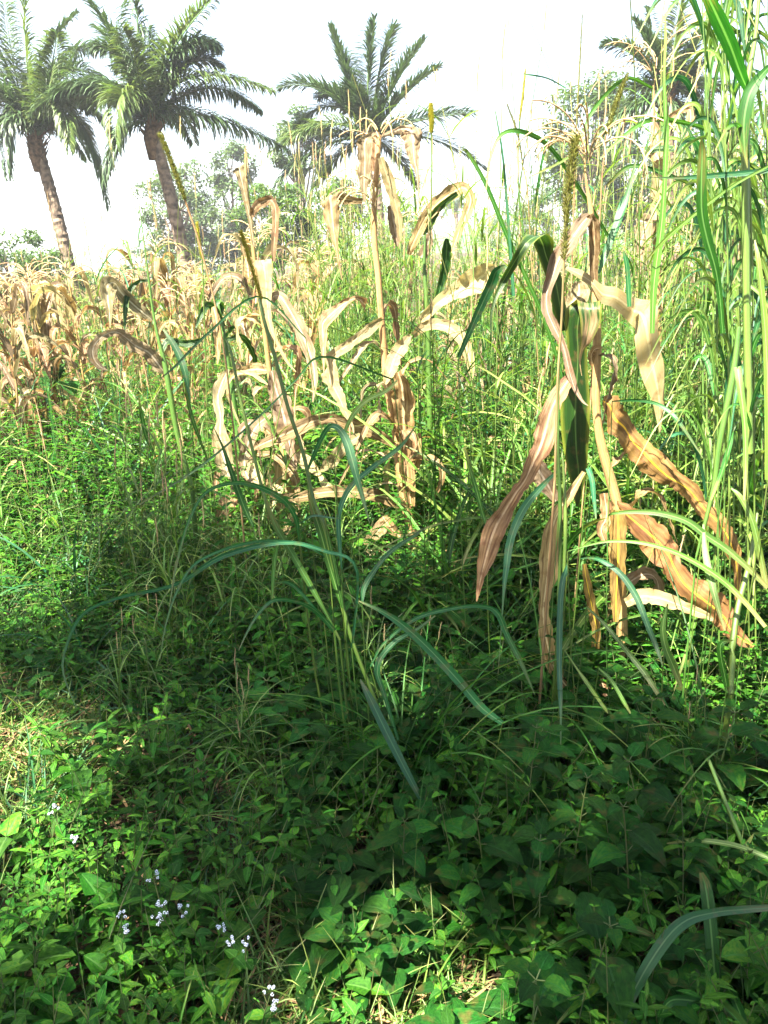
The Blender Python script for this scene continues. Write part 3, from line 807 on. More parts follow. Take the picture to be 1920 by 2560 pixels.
dB = 4.0
build('maize_plant', 'dead dry maize plant in the middle with a broken drooping tassel', 'maize plant', '4',
      ([(750, 262, 26), (735, 420, 34), (720, 600, 36), (705, 850, 40), (712, 1100, 42), (735, 1300, 44), (750, 1500, 46), (770, 1750, 50), (790, 2000, 56), (820, 2200, 60), (850, 2400, 64), (880, 2550, 70), (905, 2800, 78), (960, 3100, 84), (1000, 3300, 84), (1020, 3500, 84)], dB, dB - .05),
      [('E', 'g', '4', [((760, 262), (770, 282)), ((830, 225), (840, 265)), ((920, 188), (900, 252)), ((1035, 192), (905, 268)), ((1070, 240), (922, 318)), ((1056, 325), (945, 385)), ((1040, 425), (970, 455)), ((1043, 520), (1005, 522)), ((1046, 650), (1028, 625)), ((1050, 800), (1042, 800))], dB, dB - .1, {'tilt': .15}),
       ('E', 'g', '4', [((690, 235), (725, 252)), ((600, 288), (704, 280)), ((572, 330), (696, 332)), ((580, 430), (690, 432)), ((583, 560), (682, 562)), ((600, 640), (662, 650)), ((624, 765), (640, 765))], dB - .05, dB - .1, {'tilt': .15}),
       ('C', 'd', '4', [(720, 240, 40), (715, 400, 60), (715, 500, 62), (745, 560, 20)], dB + .05, dB + .05),
       ('E', 'd', '4', [((622, 738), (616, 780)), ((540, 718), (520, 782)), ((470, 688), (450, 785)), ((455, 680), (312, 760)), ((452, 760), (318, 850)), ((446, 900), (350, 950)), ((440, 1000), (372, 1010)), ((436, 1090), (402, 1100)), ((448, 1200), (430, 1210)), ((470, 1350), (462, 1350))], dB, dB - .15, {'tilt': .1}),
       ('E', 'd', '4', [((650, 1480), (640, 1600)), ((560, 1466), (590, 1510)), ((450, 1518), (540, 1515)), ((340, 1578), (440, 1620)), ((288, 1640), (362, 1700)), ((288, 1740), (356, 1760)), ((300, 1850), (350, 1850)), ((314, 1950), (340, 1950)), ((326, 2050), (334, 2050))], dB, dB - .25, {'tilt': .2}),
       ('E', 'd', '4', [((760, 1620), (770, 1655)), ((640, 1690), (705, 1745)), ((560, 1755), (600, 1820)), ((480, 1810), (525, 1880)), ((375, 1880), (425, 1940)), ((336, 1935), (420, 1970)), ((345, 2010), (430, 2020)), ((300, 2085), (448, 2120)), ((360, 2170), (470, 2180)), ((410, 2250), (495, 2250)), ((460, 2340), (515, 2330)), ((530, 2440), (552, 2440)), ((550, 2510), (558, 2510))], dB - .05, dB - .3, {'tilt': .2}),
       ('C', 'd', '4', [(1000, 1765, 40), (1060, 1710, 60), (1150, 1680, 70), (1270, 1705, 82), (1370, 1800, 80), (1425, 1950, 62), (1440, 2100, 14)], dB, dB - .2),
       ('C', 'd', '4', [(1060, 1660, 60), (1160, 1545, 75), (1290, 1450, 100), (1400, 1400, 150), (1500, 1335, 170), (1590, 1262, 100), (1625, 1240, 16)], dB, dB - .1, {'fold': .5}),
       ('C', 'd', '4', [(975, 1760, 30), (910, 1850, 90), (860, 1930, 92), (830, 2020, 92), (790, 2130, 20)], dB - .1, dB - .2),
       ('C', 'd', '5', [(1480, 240, 60), (1510, 330, 130), (1525, 450, 175), (1530, 600, 145), (1540, 800, 115), (1550, 1000, 125), (1585, 1250, 60)], dB - .07, dB - .1, {'fold': .7}),
       ('C', 'd', '5', [(1470, 800, 30), (1400, 750, 62), (1280, 680, 90), (1150, 640, 100), (1000, 590, 64), (850, 610, 84), (700, 680, 100), (560, 740, 92), (430, 800, 50), (400, 830, 8)], dB - .1, dB - .25),
       ('C', 'd', '5', [(1560, 1260, 40), (1450, 1200, 92), (1300, 1160, 90), (1100, 1135, 82), (900, 1145, 82), (750, 1180, 72), (600, 1180, 50), (520, 1170, 8)], dB - .1, dB - .25),
       ('C', 'd', '5', [(1370, 1325, 60), (1400, 1370, 90), (1470, 1450, 60), (1560, 1520, 50), (1650, 1590, 12)], dB - .2, dB - .25),
       ('C', 'd', '5', [(1380, 1380, 100), (1290, 1480, 80), (1190, 1532, 12)], dB - .22, dB - .3),
       ('C', 'g', '5', [(1290, 1560, 50), (1240, 1700, 92), (1200, 1850, 70), (1180, 1925, 12)], dB - .3, dB - .5),
       ('C', 'd', '5', [(1640, 700, 30), (1620, 900, 90), (1560, 1020, 70), (1600, 1150, 60)], dB - .05, dB - .1),
       ('C', 'd', '4', [(755, 430, 40), (800, 560, 70), (850, 720, 62), (888, 880, 50), (903, 1060, 20)], dB - .08, dB - .1),
       ('C', 'g', '4', [(830, 790, 40), (850, 900, 70), (870, 1010, 60), (880, 1100, 10)], dB + .05, dB + .05),
       ('C', 'd', '5', [(1430, 590, 20), (1350, 560, 50), (1290, 620, 40), (1270, 650, 8)], dB - .05, dB - .1)],
      [('4', 745, 420, dB - .03, 9, .22), ('4', 720, 880, dB - .05, 14, .3)], extra=16)

build('maize_plant', 'dry maize plant left of centre with a tall bleached top leaf', 'maize plant', '6',
      ([(640, 60, 8), (643, 165, 14), (650, 350, 22), (680, 600, 26), (703, 850, 30), (740, 1150, 32), (780, 1400, 36), (800, 1550, 38), (820, 1720, 42), (860, 2000, 50), (900, 2200, 58), (940, 2400, 66), (980, 2650, 72), (1000, 2900, 78)], 4.25, 4.2),
      [('E', 'g', '6', [((545, 236), (640, 165)), ((570, 282), (640, 240)), ((600, 370), (652, 350)), ((630, 480), (668, 470)), ((660, 600), (688, 590)), ((692, 800), (716, 800))], 4.25, 4.2),
       ('C', 'd', '6', [(688, 575, 34), (715, 510, 52), (775, 462, 62), (835, 455, 52), (866, 520, 50), (866, 640, 46), (856, 780, 40), (850, 910, 20)], 4.2, 4.1),
       ('E', 'd', '6', [((690, 905), (845, 892)), ((728, 1000), (846, 1000)), ((755, 1150), (842, 1150)), ((780, 1280), (836, 1262)), ((800, 1385), (850, 1390)), ((858, 1510), (885, 1500)), ((938, 1660), (958, 1650)), ((1018, 1742), (1024, 1738))], 4.15, 4.0, {'tilt': .1}),
       ('C', 'g', '6', [(848, 1230, 20), (850, 1175, 50), (905, 1175, 62), (980, 1290, 72), (1050, 1420, 80), (1110, 1560, 80), (1150, 1700, 62), (1160, 1830, 40), (1145, 1965, 8)], 4.2, 3.95),
       ('C', 'g', '6', [(838, 1730, 50), (865, 1850, 110), (895, 1950, 140), (930, 2080, 150), (955, 2200, 112), (975, 2300, 64), (1000, 2400, 50), (1010, 2490, 16)], 4.1, 4.0),
       ('C', 'g', '6', [(510, 1720, 20), (465, 1820, 82), (432, 1930, 72), (448, 2040, 60), (452, 2120, 50), (450, 2210, 105), (470, 2340, 130), (500, 2470, 112), (530, 2540, 30)], 4.15, 3.9),
       ('C', 'g', '5', [(530, 555, 40), (430, 640, 72), (370, 750, 82), (335, 900, 100), (350, 1010, 66), (400, 1080, 14)], 4.1, 3.85),
       ('C', 'd', '5', [(430, 850, 40), (560, 870, 52), (640, 940, 52), (712, 1030, 60), (735, 1150, 40), (742, 1295, 20)], 4.0, 3.85),
       ('C', 'd', '5', [(610, 755, 50), (720, 850, 92), (830, 950, 82), (895, 1015, 34), (940, 1080, 60), (1005, 1100, 8)], 4.1, 3.9),
       ('C', 'd', '5', [(900, 985, 20), (980, 910, 92), (1080, 800, 80), (1180, 730, 60), (1240, 700, 10)], 4.0, 4.0),
       ('C', 'd', '5', [(480, 1110, 40), (560, 1120, 70), (650, 1180, 80), (725, 1260, 46), (650, 1400, 60), (700, 1500, 12)], 4.0, 3.8),
       ('C', 'd', '5', [(270, 1140, 30), (210, 1230, 130), (150, 1320, 80), (90, 1400, 14)], 3.9, 3.75),
       ('C', 'd', '5', [(375, 890, 20), (400, 980, 90), (455, 1085, 60)], 3.95, 3.85),
       ('C', 'd', '5', [(590, 880, 60), (580, 1020, 110), (600, 1180, 80), (620, 1330, 30)], 4.15, 4.1),
       ('C', 'd', '5', [(130, 990, 50), (120, 1090, 40), (110, 1180, 10)], 3.95, 3.9)], extra=16)

build('maize_plant', 'green stalked maize plant behind the bleached one with a bent leaf', 'maize plant', '6',
      ([(440, 1230, 14), (465, 1380, 26), (500, 1600, 36), (530, 1800, 42), (550, 1950, 46), (600, 2300, 52), (640, 2600, 56)], 4.6, 4.5),
      [('C', 'v', '6', [(472, 1400, 36), (425, 1290, 44), (365, 1238, 50), (315, 1300, 42), (268, 1410, 10)], 4.6, 4.4),
       ('C', 'd', '6', [(400, 1250, 30), (422, 1350, 50), (428, 1480, 50), (435, 1600, 30), (430, 1680, 8)], 4.5, 4.4),
       ('C', 'v', '6', [(500, 1500, 30), (620, 1480, 44), (700, 1600, 40), (720, 1750, 10)], 4.7, 4.9),
       ('C', 'd', '6', [(520, 1750, 36), (640, 1730, 60), (720, 1720, 90), (830, 1730, 40)], 4.5, 4.4)],
      stalk_mat='stalk_green')

build('maize_plant', 'green and grey maize plant with one leaf curled into a ring at left', 'maize plant', '7',
      ([(1040, 10, 5), (1060, 160, 7), (1082, 320, 9), (1110, 550, 14), (1150, 850, 20), (1190, 1050, 26), (1240, 1250, 40), (1275, 1450, 44), (1340, 1800, 40), (1440, 2150, 40)], 3.6, 3.5),
      [('C', 'g', '7', [(1240, 1300, 30), (1185, 1230, 100), (1115, 1145, 92), (1020, 1095, 88), (940, 1030, 88), (865, 990, 50), (775, 1020, 50), (705, 1095, 62), (700, 1180, 62), (740, 1240, 50), (805, 1276, 6)], 3.55, 3.35),
       ('C', 'g', '7', [(1160, 910, 10), (1080, 850, 66), (980, 765, 84), (905, 690, 84), (862, 625, 60), (812, 640, 115), (808, 720, 84), (820, 830, 40), (826, 960, 6)], 3.6, 3.4),
       ('C', 'v', '7', [(1112, 605, 14), (1040, 612, 22), (970, 680, 36), (942, 800, 36), (935, 985, 8)], 3.6, 3.5),
       ('C', 'v', '7', [(1215, 1130, 30), (1260, 1060, 50), (1380, 1080, 50), (1480, 1060, 40), (1520, 1040, 8)], 3.6, 3.7)],
      stalk_mat='stalk_green')

build('maize_plant', 'maize plant with a brown and green leaf arched against the sky', 'maize plant', '4',
      ([(1090, 1010, 14), (1082, 1250, 26), (1100, 1500, 34), (1112, 1750, 38), (1120, 2200, 44), (1130, 2600, 48)], 5.0, 4.9),
      [('C', 'd', '4', [(965, 1160, 30), (1010, 1050, 60), (1090, 890, 74), (1180, 775, 84), (1300, 690, 92), (1385, 660, 60), (1430, 750, 66), (1390, 880, 60), (1330, 1020, 40), (1288, 1145, 8)], 4.9, 4.7),
       ('C', 'v', '4', [(1075, 1010, 20), (1120, 930, 50), (1200, 800, 46), (1330, 700, 30)], 4.92, 4.75),
       ('C', 'v', '4', [(1125, 1700, 20), (1200, 1420, 46), (1240, 1250, 62), (1250, 1120, 62), (1250, 1040, 24)], 5.0, 4.9),
       ('C', 'g', '4', [(1060, 1180, 60), (1110, 1080, 60), (1130, 960, 20)], 5.0, 5.0)],
      [('4', 1085, 1000, 5.0, 8, .3)], stalk_mat='stalk_green')

build('maize_plant', 'tall dry maize plant seen against the right palm trunk', 'maize plant', '8',
      ([(800, 640, 12), (805, 900, 22), (815, 1150, 34), (820, 1400, 40), (815, 1700, 46), (830, 2100, 50), (840, 2700, 56)], 4.4, 4.4),
      [('C', 'd', '8', [(800, 930, 40), (830, 1040, 70), (820, 1140, 110), (840, 1200, 60)], 4.4, 4.3),
       ('C', 'd', '8', [(830, 1200, 60), (850, 1300, 90), (830, 1500, 80), (810, 1650, 40)], 4.35, 4.3),
       ('C', 'd', '8', [(880, 900, 20), (980, 840, 30), (1070, 820, 36), (1075, 920, 40), (1040, 1040, 10)], 4.4, 4.2),
       ('C', 'v', '8', [(830, 1120, 20), (760, 1130, 40), (900, 1110, 40), (1120, 1160, 12)], 4.35, 4.2),
       ('C', 'g', '8', [(690, 1650, 60), (740, 1690, 130), (700, 1850, 60), (720, 1960, 10)], 4.4, 4.3)],
      [('8', 810, 640, 4.4, 15, .42)])

# ------------------------------------------------------------------ maize field, one variant after another


def maize_variant(seed, green=0.0, h=1.6, lod=1):
    r = np.random.default_rng(seed)
    st, lf, ts = MB(), MB(), MB()
    t_ = np.linspace(0, 1, 14)
    lean = r.normal(0, .07, 2)
    C = np.stack([lean[0] * t_ * h + .01 * np.sin(t_ * 30), lean[1] * t_ * h, t_ * h], -1)
    tubes(st, C[None], ((.013 - .008 * t_) * (1 + .12 * (np.arange(14) % 3 == 0)))[None], np.array([r.random()]), 6)
    nl = r.integers(10, 15)
    q = np.linspace(.12, .95, nl)
    P0 = np.stack([np.interp(q, t_, C[:, 0]), np.interp(q, t_, C[:, 1]), q * h], -1)
    az = np.arange(nl) * math.pi + r.uniform(0, 6.28) + r.normal(0, .5, nl)
    arcs(lf, P0, az, r.uniform(.9, 1.35, nl), r.uniform(1.9, 2.9, nl), r.uniform(.4, .85, nl), r.uniform(.05, .12, nl), r.random(nl), n=16, k=5,
         prof='maize', s0=r.uniform(.05, .35, nl), ws=r.uniform(.3, .65, nl), twist=r.uniform(-3, 3, nl), fold=.45, wave=.28, wfreq=3, curl=r.uniform(-.8, .8, nl))
    tassel_mesh(ts, C[-1], 13, r, .26, 1.7, .0028)
    m1 = st.mesh('stalk', M['stalk_green'] if green > .5 else M['stalk_dry'])
    m2 = lf.mesh('foliage', M['maize_green'] if green > .5 else (M['dry'] if r.random() < .7 else M['dry_grey']))
    m3 = ts.mesh('tassel', M['tassel'])
    return m1, m2, m3


def make_thing(name, meshes, loc, rz, sc_, label, cat, group):
    root = empty(name, loc, label, cat, group)
    root.rotation_euler = (random.uniform(-.06, .06), random.uniform(-.06, .06), rz)
    root.scale = (sc_,) * 3
    for me in meshes:
        o = bpy.data.objects.new(me.name.split('.')[0], me)
        COL.objects.link(o)
        o.parent = root
    return root


variants = [maize_variant(100 + i) for i in range(7)] + [maize_variant(120 + i, 1.0, 1.45) for i in range(2)]
placed = []


def place_maize(x, y, s_, v_, label='dry maize plant standing in the field behind', group='dry maize plants in the field'):
    placed.append((x, y))
    make_thing('maize_plant', variants[v_], (x, y, float(ground_h(x, y))), random.uniform(0, 6.28), s_, label, 'maize plant', group)


# left part of the field (thick), centre, and thin on the right
r = np.random.default_rng(5)
cand = []
for row in np.arange(5.4, 34, 0.85):
    for c_ in np.arange(-0.62 * row - 1.5, 0.6 * row + 1.5, .55 + row * .028):
        x = c_ + r.normal(0, .12); y = row + r.normal(0, .15)
        f = x / y
        if row < 6.5 and not (f < -.42 or -.36 < f < -.25): continue
        if row < 9 and f > -.1 and r.random() < .75: continue
        if f > .12 and r.random() < .6: continue
        if -.22 < f < .12 and r.random() < .35: continue
        cand.append((x, y))
r.shuffle(cand)
cand = sorted(cand, key=lambda p: p[1])[:230]
for (x, y) in cand:
    g_ = r.random() < (.06 if x / y < 0 else .3)
    sc_ = (.78 if x / y < -.33 else .86 if x / y < -.12 else .95) * r.uniform(.88, 1.1)
    if g_: place_maize(x, y, sc_, int(r.integers(7, 9)), 'maize plant still green among the dry rows', 'green maize plants in the field')
    else:
        f_ = x / y
        zn = ('in the rows below the left palm' if f_ < -.33 else 'in the rows below the second palm' if f_ < -.16 else 'behind the bleached and dead maize in the middle' if f_ < .12 else 'half hidden by tall grass on the right')
        place_maize(x, y, sc_, int(r.integers(0, 7)), 'dry maize plant ' + zn, 'dry maize plants ' + zn)

for i, (xd, D_, s_) in enumerate([(40, 5.0, .84), (75, 5.3, .86), (110, 5.9, .88), (165, 5.6, .9), (205, 5.9, .92), (20, 6.2, .85), (-30, 5.4, .85), (250, 6.6, .9), (430, 6.2, 1.0), (505, 5.6, 1.05), (640, 6.4, 1.0), (560, 7.0, 1.05), (385, 7.0, .95),
                                  (960, 5.6, .8), (1050, 6.2, .95), (1130, 5.2, .85), (1500, 5.5, 1.0), (1600, 4.8, .9)]):
    x_ = (dpx(xd) - 960) / 1920 * (D_ * CP + 0.4)
    place_maize(x_, D_, s_, i % 7, 'leafy dry maize plant at the near edge of the field', 'leafy dry maize plants at the near edge of the field')

# ------------------------------------------------------------------ grass: seed heads and traced clumps


def seed_head(mb, P, rad, seed, n=1300, bristle=.012):
    """dense bristly spike along the points P"""
    r = np.random.default_rng(seed)
    S = spline(P, 24)
    prof_ = np.sin(np.pi * np.clip(np.linspace(.06, .97, 24), 0, 1)) ** .45
    tubes(mb, S[None], (rad * .55 * prof_)[None], np.array([.5]), 7)
    i = r.uniform(0, 22.9, n); j = i.astype(int); f = (i - j)[:, None]
    Q = S[j] * (1 - f) + S[j + 1] * f
    T = norm(S[j + 1] - S[j])
    q = norm(np.cross(T, r.normal(0, 1, (n, 3))))
    P0 = Q + q * (rad * .5 * prof_[j])[:, None]
    d = norm(q + T * np.sign(T[:, 2:3]) * .9)
    arcs(mb, P0, np.arctan2(d[:, 1], d[:, 0]), np.arcsin(np.clip(d[:, 2], -1, 1)), .2, bristle * r.uniform(.6, 1.3, n), rad * .28, r.random(n), n=3, k=2, prof='lance', fold=0)


def clump(name, label, cat, parts, group=None, base=None, fine=0):
    """parts: (kind, mat, tile, pts, d0, d1[, kw]); kind C blade, S stem, H seed head"""
    root = None
    first = parts[0]
    x, y = tp(first[2], *base) if base else tp(first[2], first[3][0][0], first[3][0][1])
    P = unproj(x, y, first[4])
    gz = float(ground_h(P[0], P[1]))
    O = np.array([P[0], P[1], gz])
    root = empty(name, tuple(O), label, cat, group)
    for p in parts:
        kind, mt, tl, pts, d0, d1 = p[:6]
        kw = p[6] if len(p) > 6 else {}
        mb = MB()
        q0 = unproj(*tp(pts[0][3] if len(pts[0]) > 3 else tl, pts[0][0], pts[0][1]), d0)
        if kind != 'H' and q0[2] - gz > .08 and name != 'elephant_grass':
            e_ = np.array([q0[0] * .75 + O[0] * .25, q0[1] * .85 + O[1] * .15, 0])
            e_[2] = float(ground_h(e_[0], e_[1])) - .02
            r0 = .0018 if kind == 'C' else tw_(tl, pts[0][2]) * d0 / 1920 / 2
            cm = MB()
            CC = spline(np.stack([q0, (q0 + e_) / 2 + np.array([(q0 - e_)[0] * .15, 0, 0]), e_]), 8)
            tubes(cm, CC[None], np.full((1, 8), r0), np.array([random.random()]), 5)
            cm.obj('stem', M['stalk_green'] if mt != 'b' else M['straw'], root, O)
        if kind == 'C':
            pts = [(q[0], q[1], q[2] * .66) + tuple(q[3:]) for q in pts]
            leaf_c(mb, tl, pts, d0, d1, k=3, **{**dict(fold=.35, wave=.0, roll=.5), **kw})
            mb.obj('blade', RM[mt], root, O)
        elif kind == 'S':
            stem_c(mb, tl, pts, d0, d1, sides=6)
            mb.obj('stem', M['stalk_light' if name == 'elephant_grass' else 'stalk_green'] if mt != 'b' else M['straw'], root, O)
        else:
            K = len(pts)
            PP = np.array([unproj(*tp(tl, q[0], q[1]), d0 + (d1 - d0) * i / (K - 1)) for i, q in enumerate(pts)])
            rad = tw_(tl, max(q[2] for q in pts)) * d0 / 1920 / 2
            seed_head(mb, PP, rad, int(pts[0][0]), **kw)
            mb.obj('seed_head', M['seed_yellow'] if mt == 'y' else M['seed_brown'], root, O)
    if fine:
        r = np.random.default_rng(len(label))
        mb = MB()
        P0 = O + np.stack([r.normal(0, .05, fine), r.normal(0, .05, fine), np.zeros(fine)], -1)
        arcs(mb, P0, r.uniform(0, 6.28, fine), r.uniform(.95, 1.5, fine), r.uniform(.8, 2.4, fine), r.uniform(.45, 1.15, fine), r.uniform(.004, .010, fine), r.random(fine), n=14, k=3, prof='grass',
             fold=.5, twist=r.uniform(-1.5, 1.5, fine), curl=r.uniform(-.5, .5, fine))
        mb.obj('foliage', M['grass_blue' if fine % 2 else 'grass'], root, O)
    return root


d1_ = 2.15
clump('grass_clump', 'arching blue green grass clump in front with a yellow bristly spike', 'grass clump', [
    ('S', 'g', 'd', [(900, 1745, 9), (830, 1560, 9), (770, 1410, 10), (740, 1310, 11), (705, 1150, 11), (677, 1080, 10), (655, 980, 9), (622, 880, 9), (596, 780, 9), (570, 690, 8), (560, 645, 7)], 2.05, 2.3),
    ('H', 'y', '6', [(760, 1200, 34), (700, 1000, 36), (640, 800, 30), (603, 688, 16)], 2.3, 2.3, {'bristle': .009}),
    ('C', 'B', '5', [(800, 990, 20), (860, 850, 40), (920, 720, 50), (975, 648, 50), (1040, 665, 62), (1100, 760, 90), (1142, 900, 92), (1182, 1050, 64), (1232, 1220, 40), (1272, 1375, 6)], 2.25, 2.0, {'roll': .2}),
    ('S', 'g', '5', [(1050, 2250, 22), (960, 2080, 26), (890, 1950, 30), (800, 1800, 34), (720, 1650, 36), (620, 1480, 34), (540, 1350, 30), (470, 1130, 28), (400, 850, 26), (340, 600, 26), (290, 380, 22), (240, 120, 24), (200, 0, 16)], 2.1, 2.35),
    ('C', 'G', '5', [(1000, 2150, 14), (890, 1950, 50), (770, 1740, 66), (660, 1550, 70), (560, 1380, 60), (500, 1200, 14)], 2.05, 2.2, {'roll': .1}),
    ('C', 'G', '5', [(1070, 2010, 30), (1020, 1850, 60), (960, 1650, 70), (900, 1430, 72), (850, 1280, 56), (815, 1150, 30)], 2.1, 2.2, {'roll': .15}),
    ('C', 'G', '5', [(1070, 2010, 24), (1030, 1800, 46), (990, 1600, 40), (950, 1420, 28), (930, 1300, 8)], 2.1, 2.15),
    ('C', 'B', '5', [(1010, 2180, 50), (900, 2060, 56), (800, 1990, 50), (680, 1952, 44), (560, 1950, 40), (480, 2005, 36), (400, 2110, 30), (335, 2230, 20), (290, 2330, 6)], 2.05, 1.85),
    ('C', 'B', 'd', [(1085, 1562, 16), (1040, 1528, 28), (990, 1470, 30), (930, 1405, 28), (870, 1350, 24), (820, 1318, 14), (775, 1298, 4)], 1.95, 2.0, {'roll': .2}),
    ('C', 'B', 'd', [(760, 1400, 8), (770, 1230, 9), (700, 1190, 11), (610, 1172, 13), (480, 1202, 16), (380, 1262, 13), (260, 1290, 11), (180, 1325, 11), (145, 1390, 9), (136, 1450, 6), (165, 1530, 3)], 2.1, 1.8),
    ('C', 'B', '5', [(745, 1520, 10), (722, 1350, 45), (650, 1222, 60), (550, 1150, 60), (410, 1090, 50), (280, 1070, 42), (120, 1100, 36), (0, 1190, 32), (-100, 1400, 30), (-180, 1700, 26), (-230, 2000, 8)], 2.2, 1.9, {'roll': .3}),
    ('C', 'B', '5', [(965, 1645, 8), (850, 1572, 20), (700, 1520, 30), (500, 1505, 32), (300, 1535, 32), (100, 1602, 32), (-60, 1700, 28), (-180, 1900, 24), (-260, 2150, 16), (-300, 2400, 5)], 2.15, 1.85, {'roll': .3}),
    ('C', 'B', '5', [(1062, 1720, 14), (1045, 1500, 46), (1040, 1330, 52), (1080, 1190, 60), (1150, 1080, 60), (1300, 950, 52), (1500, 800, 42), (1620, 640, 10)], 2.15, 2.3),
    ('C', 'L', '5', [(1010, 920, 12), (1080, 700, 34), (1150, 560, 50), (1250, 455, 50), (1400, 380, 44), (1480, 300, 14)], 2.2, 2.35),
    ('C', 'B', '5', [(1215, 1960, 30), (1235, 1850, 60), (1330, 1700, 56), (1450, 1572, 46), (1600, 1470, 36), (1700, 1400, 10)], 2.0, 2.1),
    ('C', 'B', 'd', [(945, 1790, 3), (890, 1690, 22), (840, 1592, 30), (800, 1510, 24), (778, 1468, 5)], 1.75, 1.95, {'roll': .1}),
    ('C', 'B', '5', [(930, 2100, 24), (760, 1900, 40), (660, 1820, 34), (560, 1820, 10)], 2.1, 2.0),
    ('C', 'G', '5', [(590, 1500, 30), (560, 1650, 46), (545, 1850, 40), (540, 2000, 10)], 2.2, 2.1),
    ('C', 'B', '5', [(740, 1380, 10), (840, 1320, 26), (960, 1330, 20), (1060, 1340, 5)], 2.2, 2.1),
    ('C', 'B', 'd', [(860, 1600, 10), (830, 1500, 14), (815, 1440, 20), (850, 1390, 18), (900, 1360, 10), (940, 1330, 5)], 2.0, 2.1),
    ('C', 'G', '5', [(400, 1400, 24), (330, 1250, 60), (240, 1000, 56), (170, 800, 26), (100, 650, 6)], 2.4, 2.5, {'roll': .1}),
], base=(900, 1745), fine=48)

clump('grass_clump', 'grass stems with teal hanging blades beside the half green maize', 'grass clump', [
    ('S', 'g', '1', [(745, 3100, 30), (740, 2950, 28), (750, 2700, 30), (750, 2250, 33), (735, 1900, 26), (738, 1500, 18), (745, 1250, 14), (762, 960, 8)], 2.3, 2.45),
    ('S', 'g', '1', [(775, 2900, 24), (790, 2500, 32), (785, 2200, 28), (770, 1950, 20), (760, 1850, 8)], 2.3, 2.42),
    ('C', 'B', '2', [(810, 770, 10), (795, 830, 44), (768, 920, 60), (752, 1100, 62), (746, 1350, 66), (745, 1550, 56), (750, 1700, 56), (755, 1900, 32), (756, 2230, 5)], 2.25, 1.9, {'roll': .12}),
    ('C', 'B', '2', [(762, 55, 8), (640, 170, 50), (500, 330, 80), (412, 500, 82), (368, 650, 82), (352, 780, 72), (336, 900, 48), (320, 1100, 20), (285, 1610, 6)], 2.4, 2.05, {'roll': .12}),
    ('C', 'B', '2', [(900, 740, 6), (970, 735, 24), (1060, 755, 42), (1200, 850, 62), (1320, 1020, 72), (1400, 1220, 62), (1480, 1420, 46), (1522, 1550, 5)], 2.35, 2.0, {'roll': .12}),
    ('C', 'L', '2', [(950, 1100, 16), (1100, 1250, 42), (1250, 1430, 52), (1400, 1620, 62), (1535, 1840, 30)], 2.2, 1.95, {'roll': .12}),
    ('C', 'B', 'd', [(800, 1440, 5), (830, 1390, 9), (900, 1335, 13), (990, 1312, 12), (1045, 1310, 14), (1075, 1325, 20), (1095, 1370, 18), (1125, 1430, 14), (1155, 1500, 3)], 2.1, 2.0),
    ('C', 'B', '2', [(960, 60, 50), (990, 150, 52), (1005, 300, 40), (1020, 440, 14)], 2.4, 2.35, {'roll': .1}),
    ('C', 'L', '2', [(1040, 1560, 20), (1130, 1650, 44), (1220, 1800, 46), (1280, 1900, 20)], 2.1, 1.9),
    ('C', 'L', '2', [(780, 1420, 8), (880, 1570, 24), (960, 1680, 46), (1080, 1850, 40), (1110, 1900, 10)], 2.1, 1.9),
    ('C', 'G', '2', [(200, 500, 20), (170, 400, 44), (130, 250, 50), (80, 80, 40), (30, -100, 30)], 2.6, 2.7),
    ('C', 'B', '1', [(-10, 1180, 40), (90, 950, 62), (180, 750, 84), (240, 620, 100), (270, 540, 80), (330, 500, 40), (360, 520, 10)], 2.7, 2.6, {'roll': .1}),
], base=(745, 3100), fine=30)

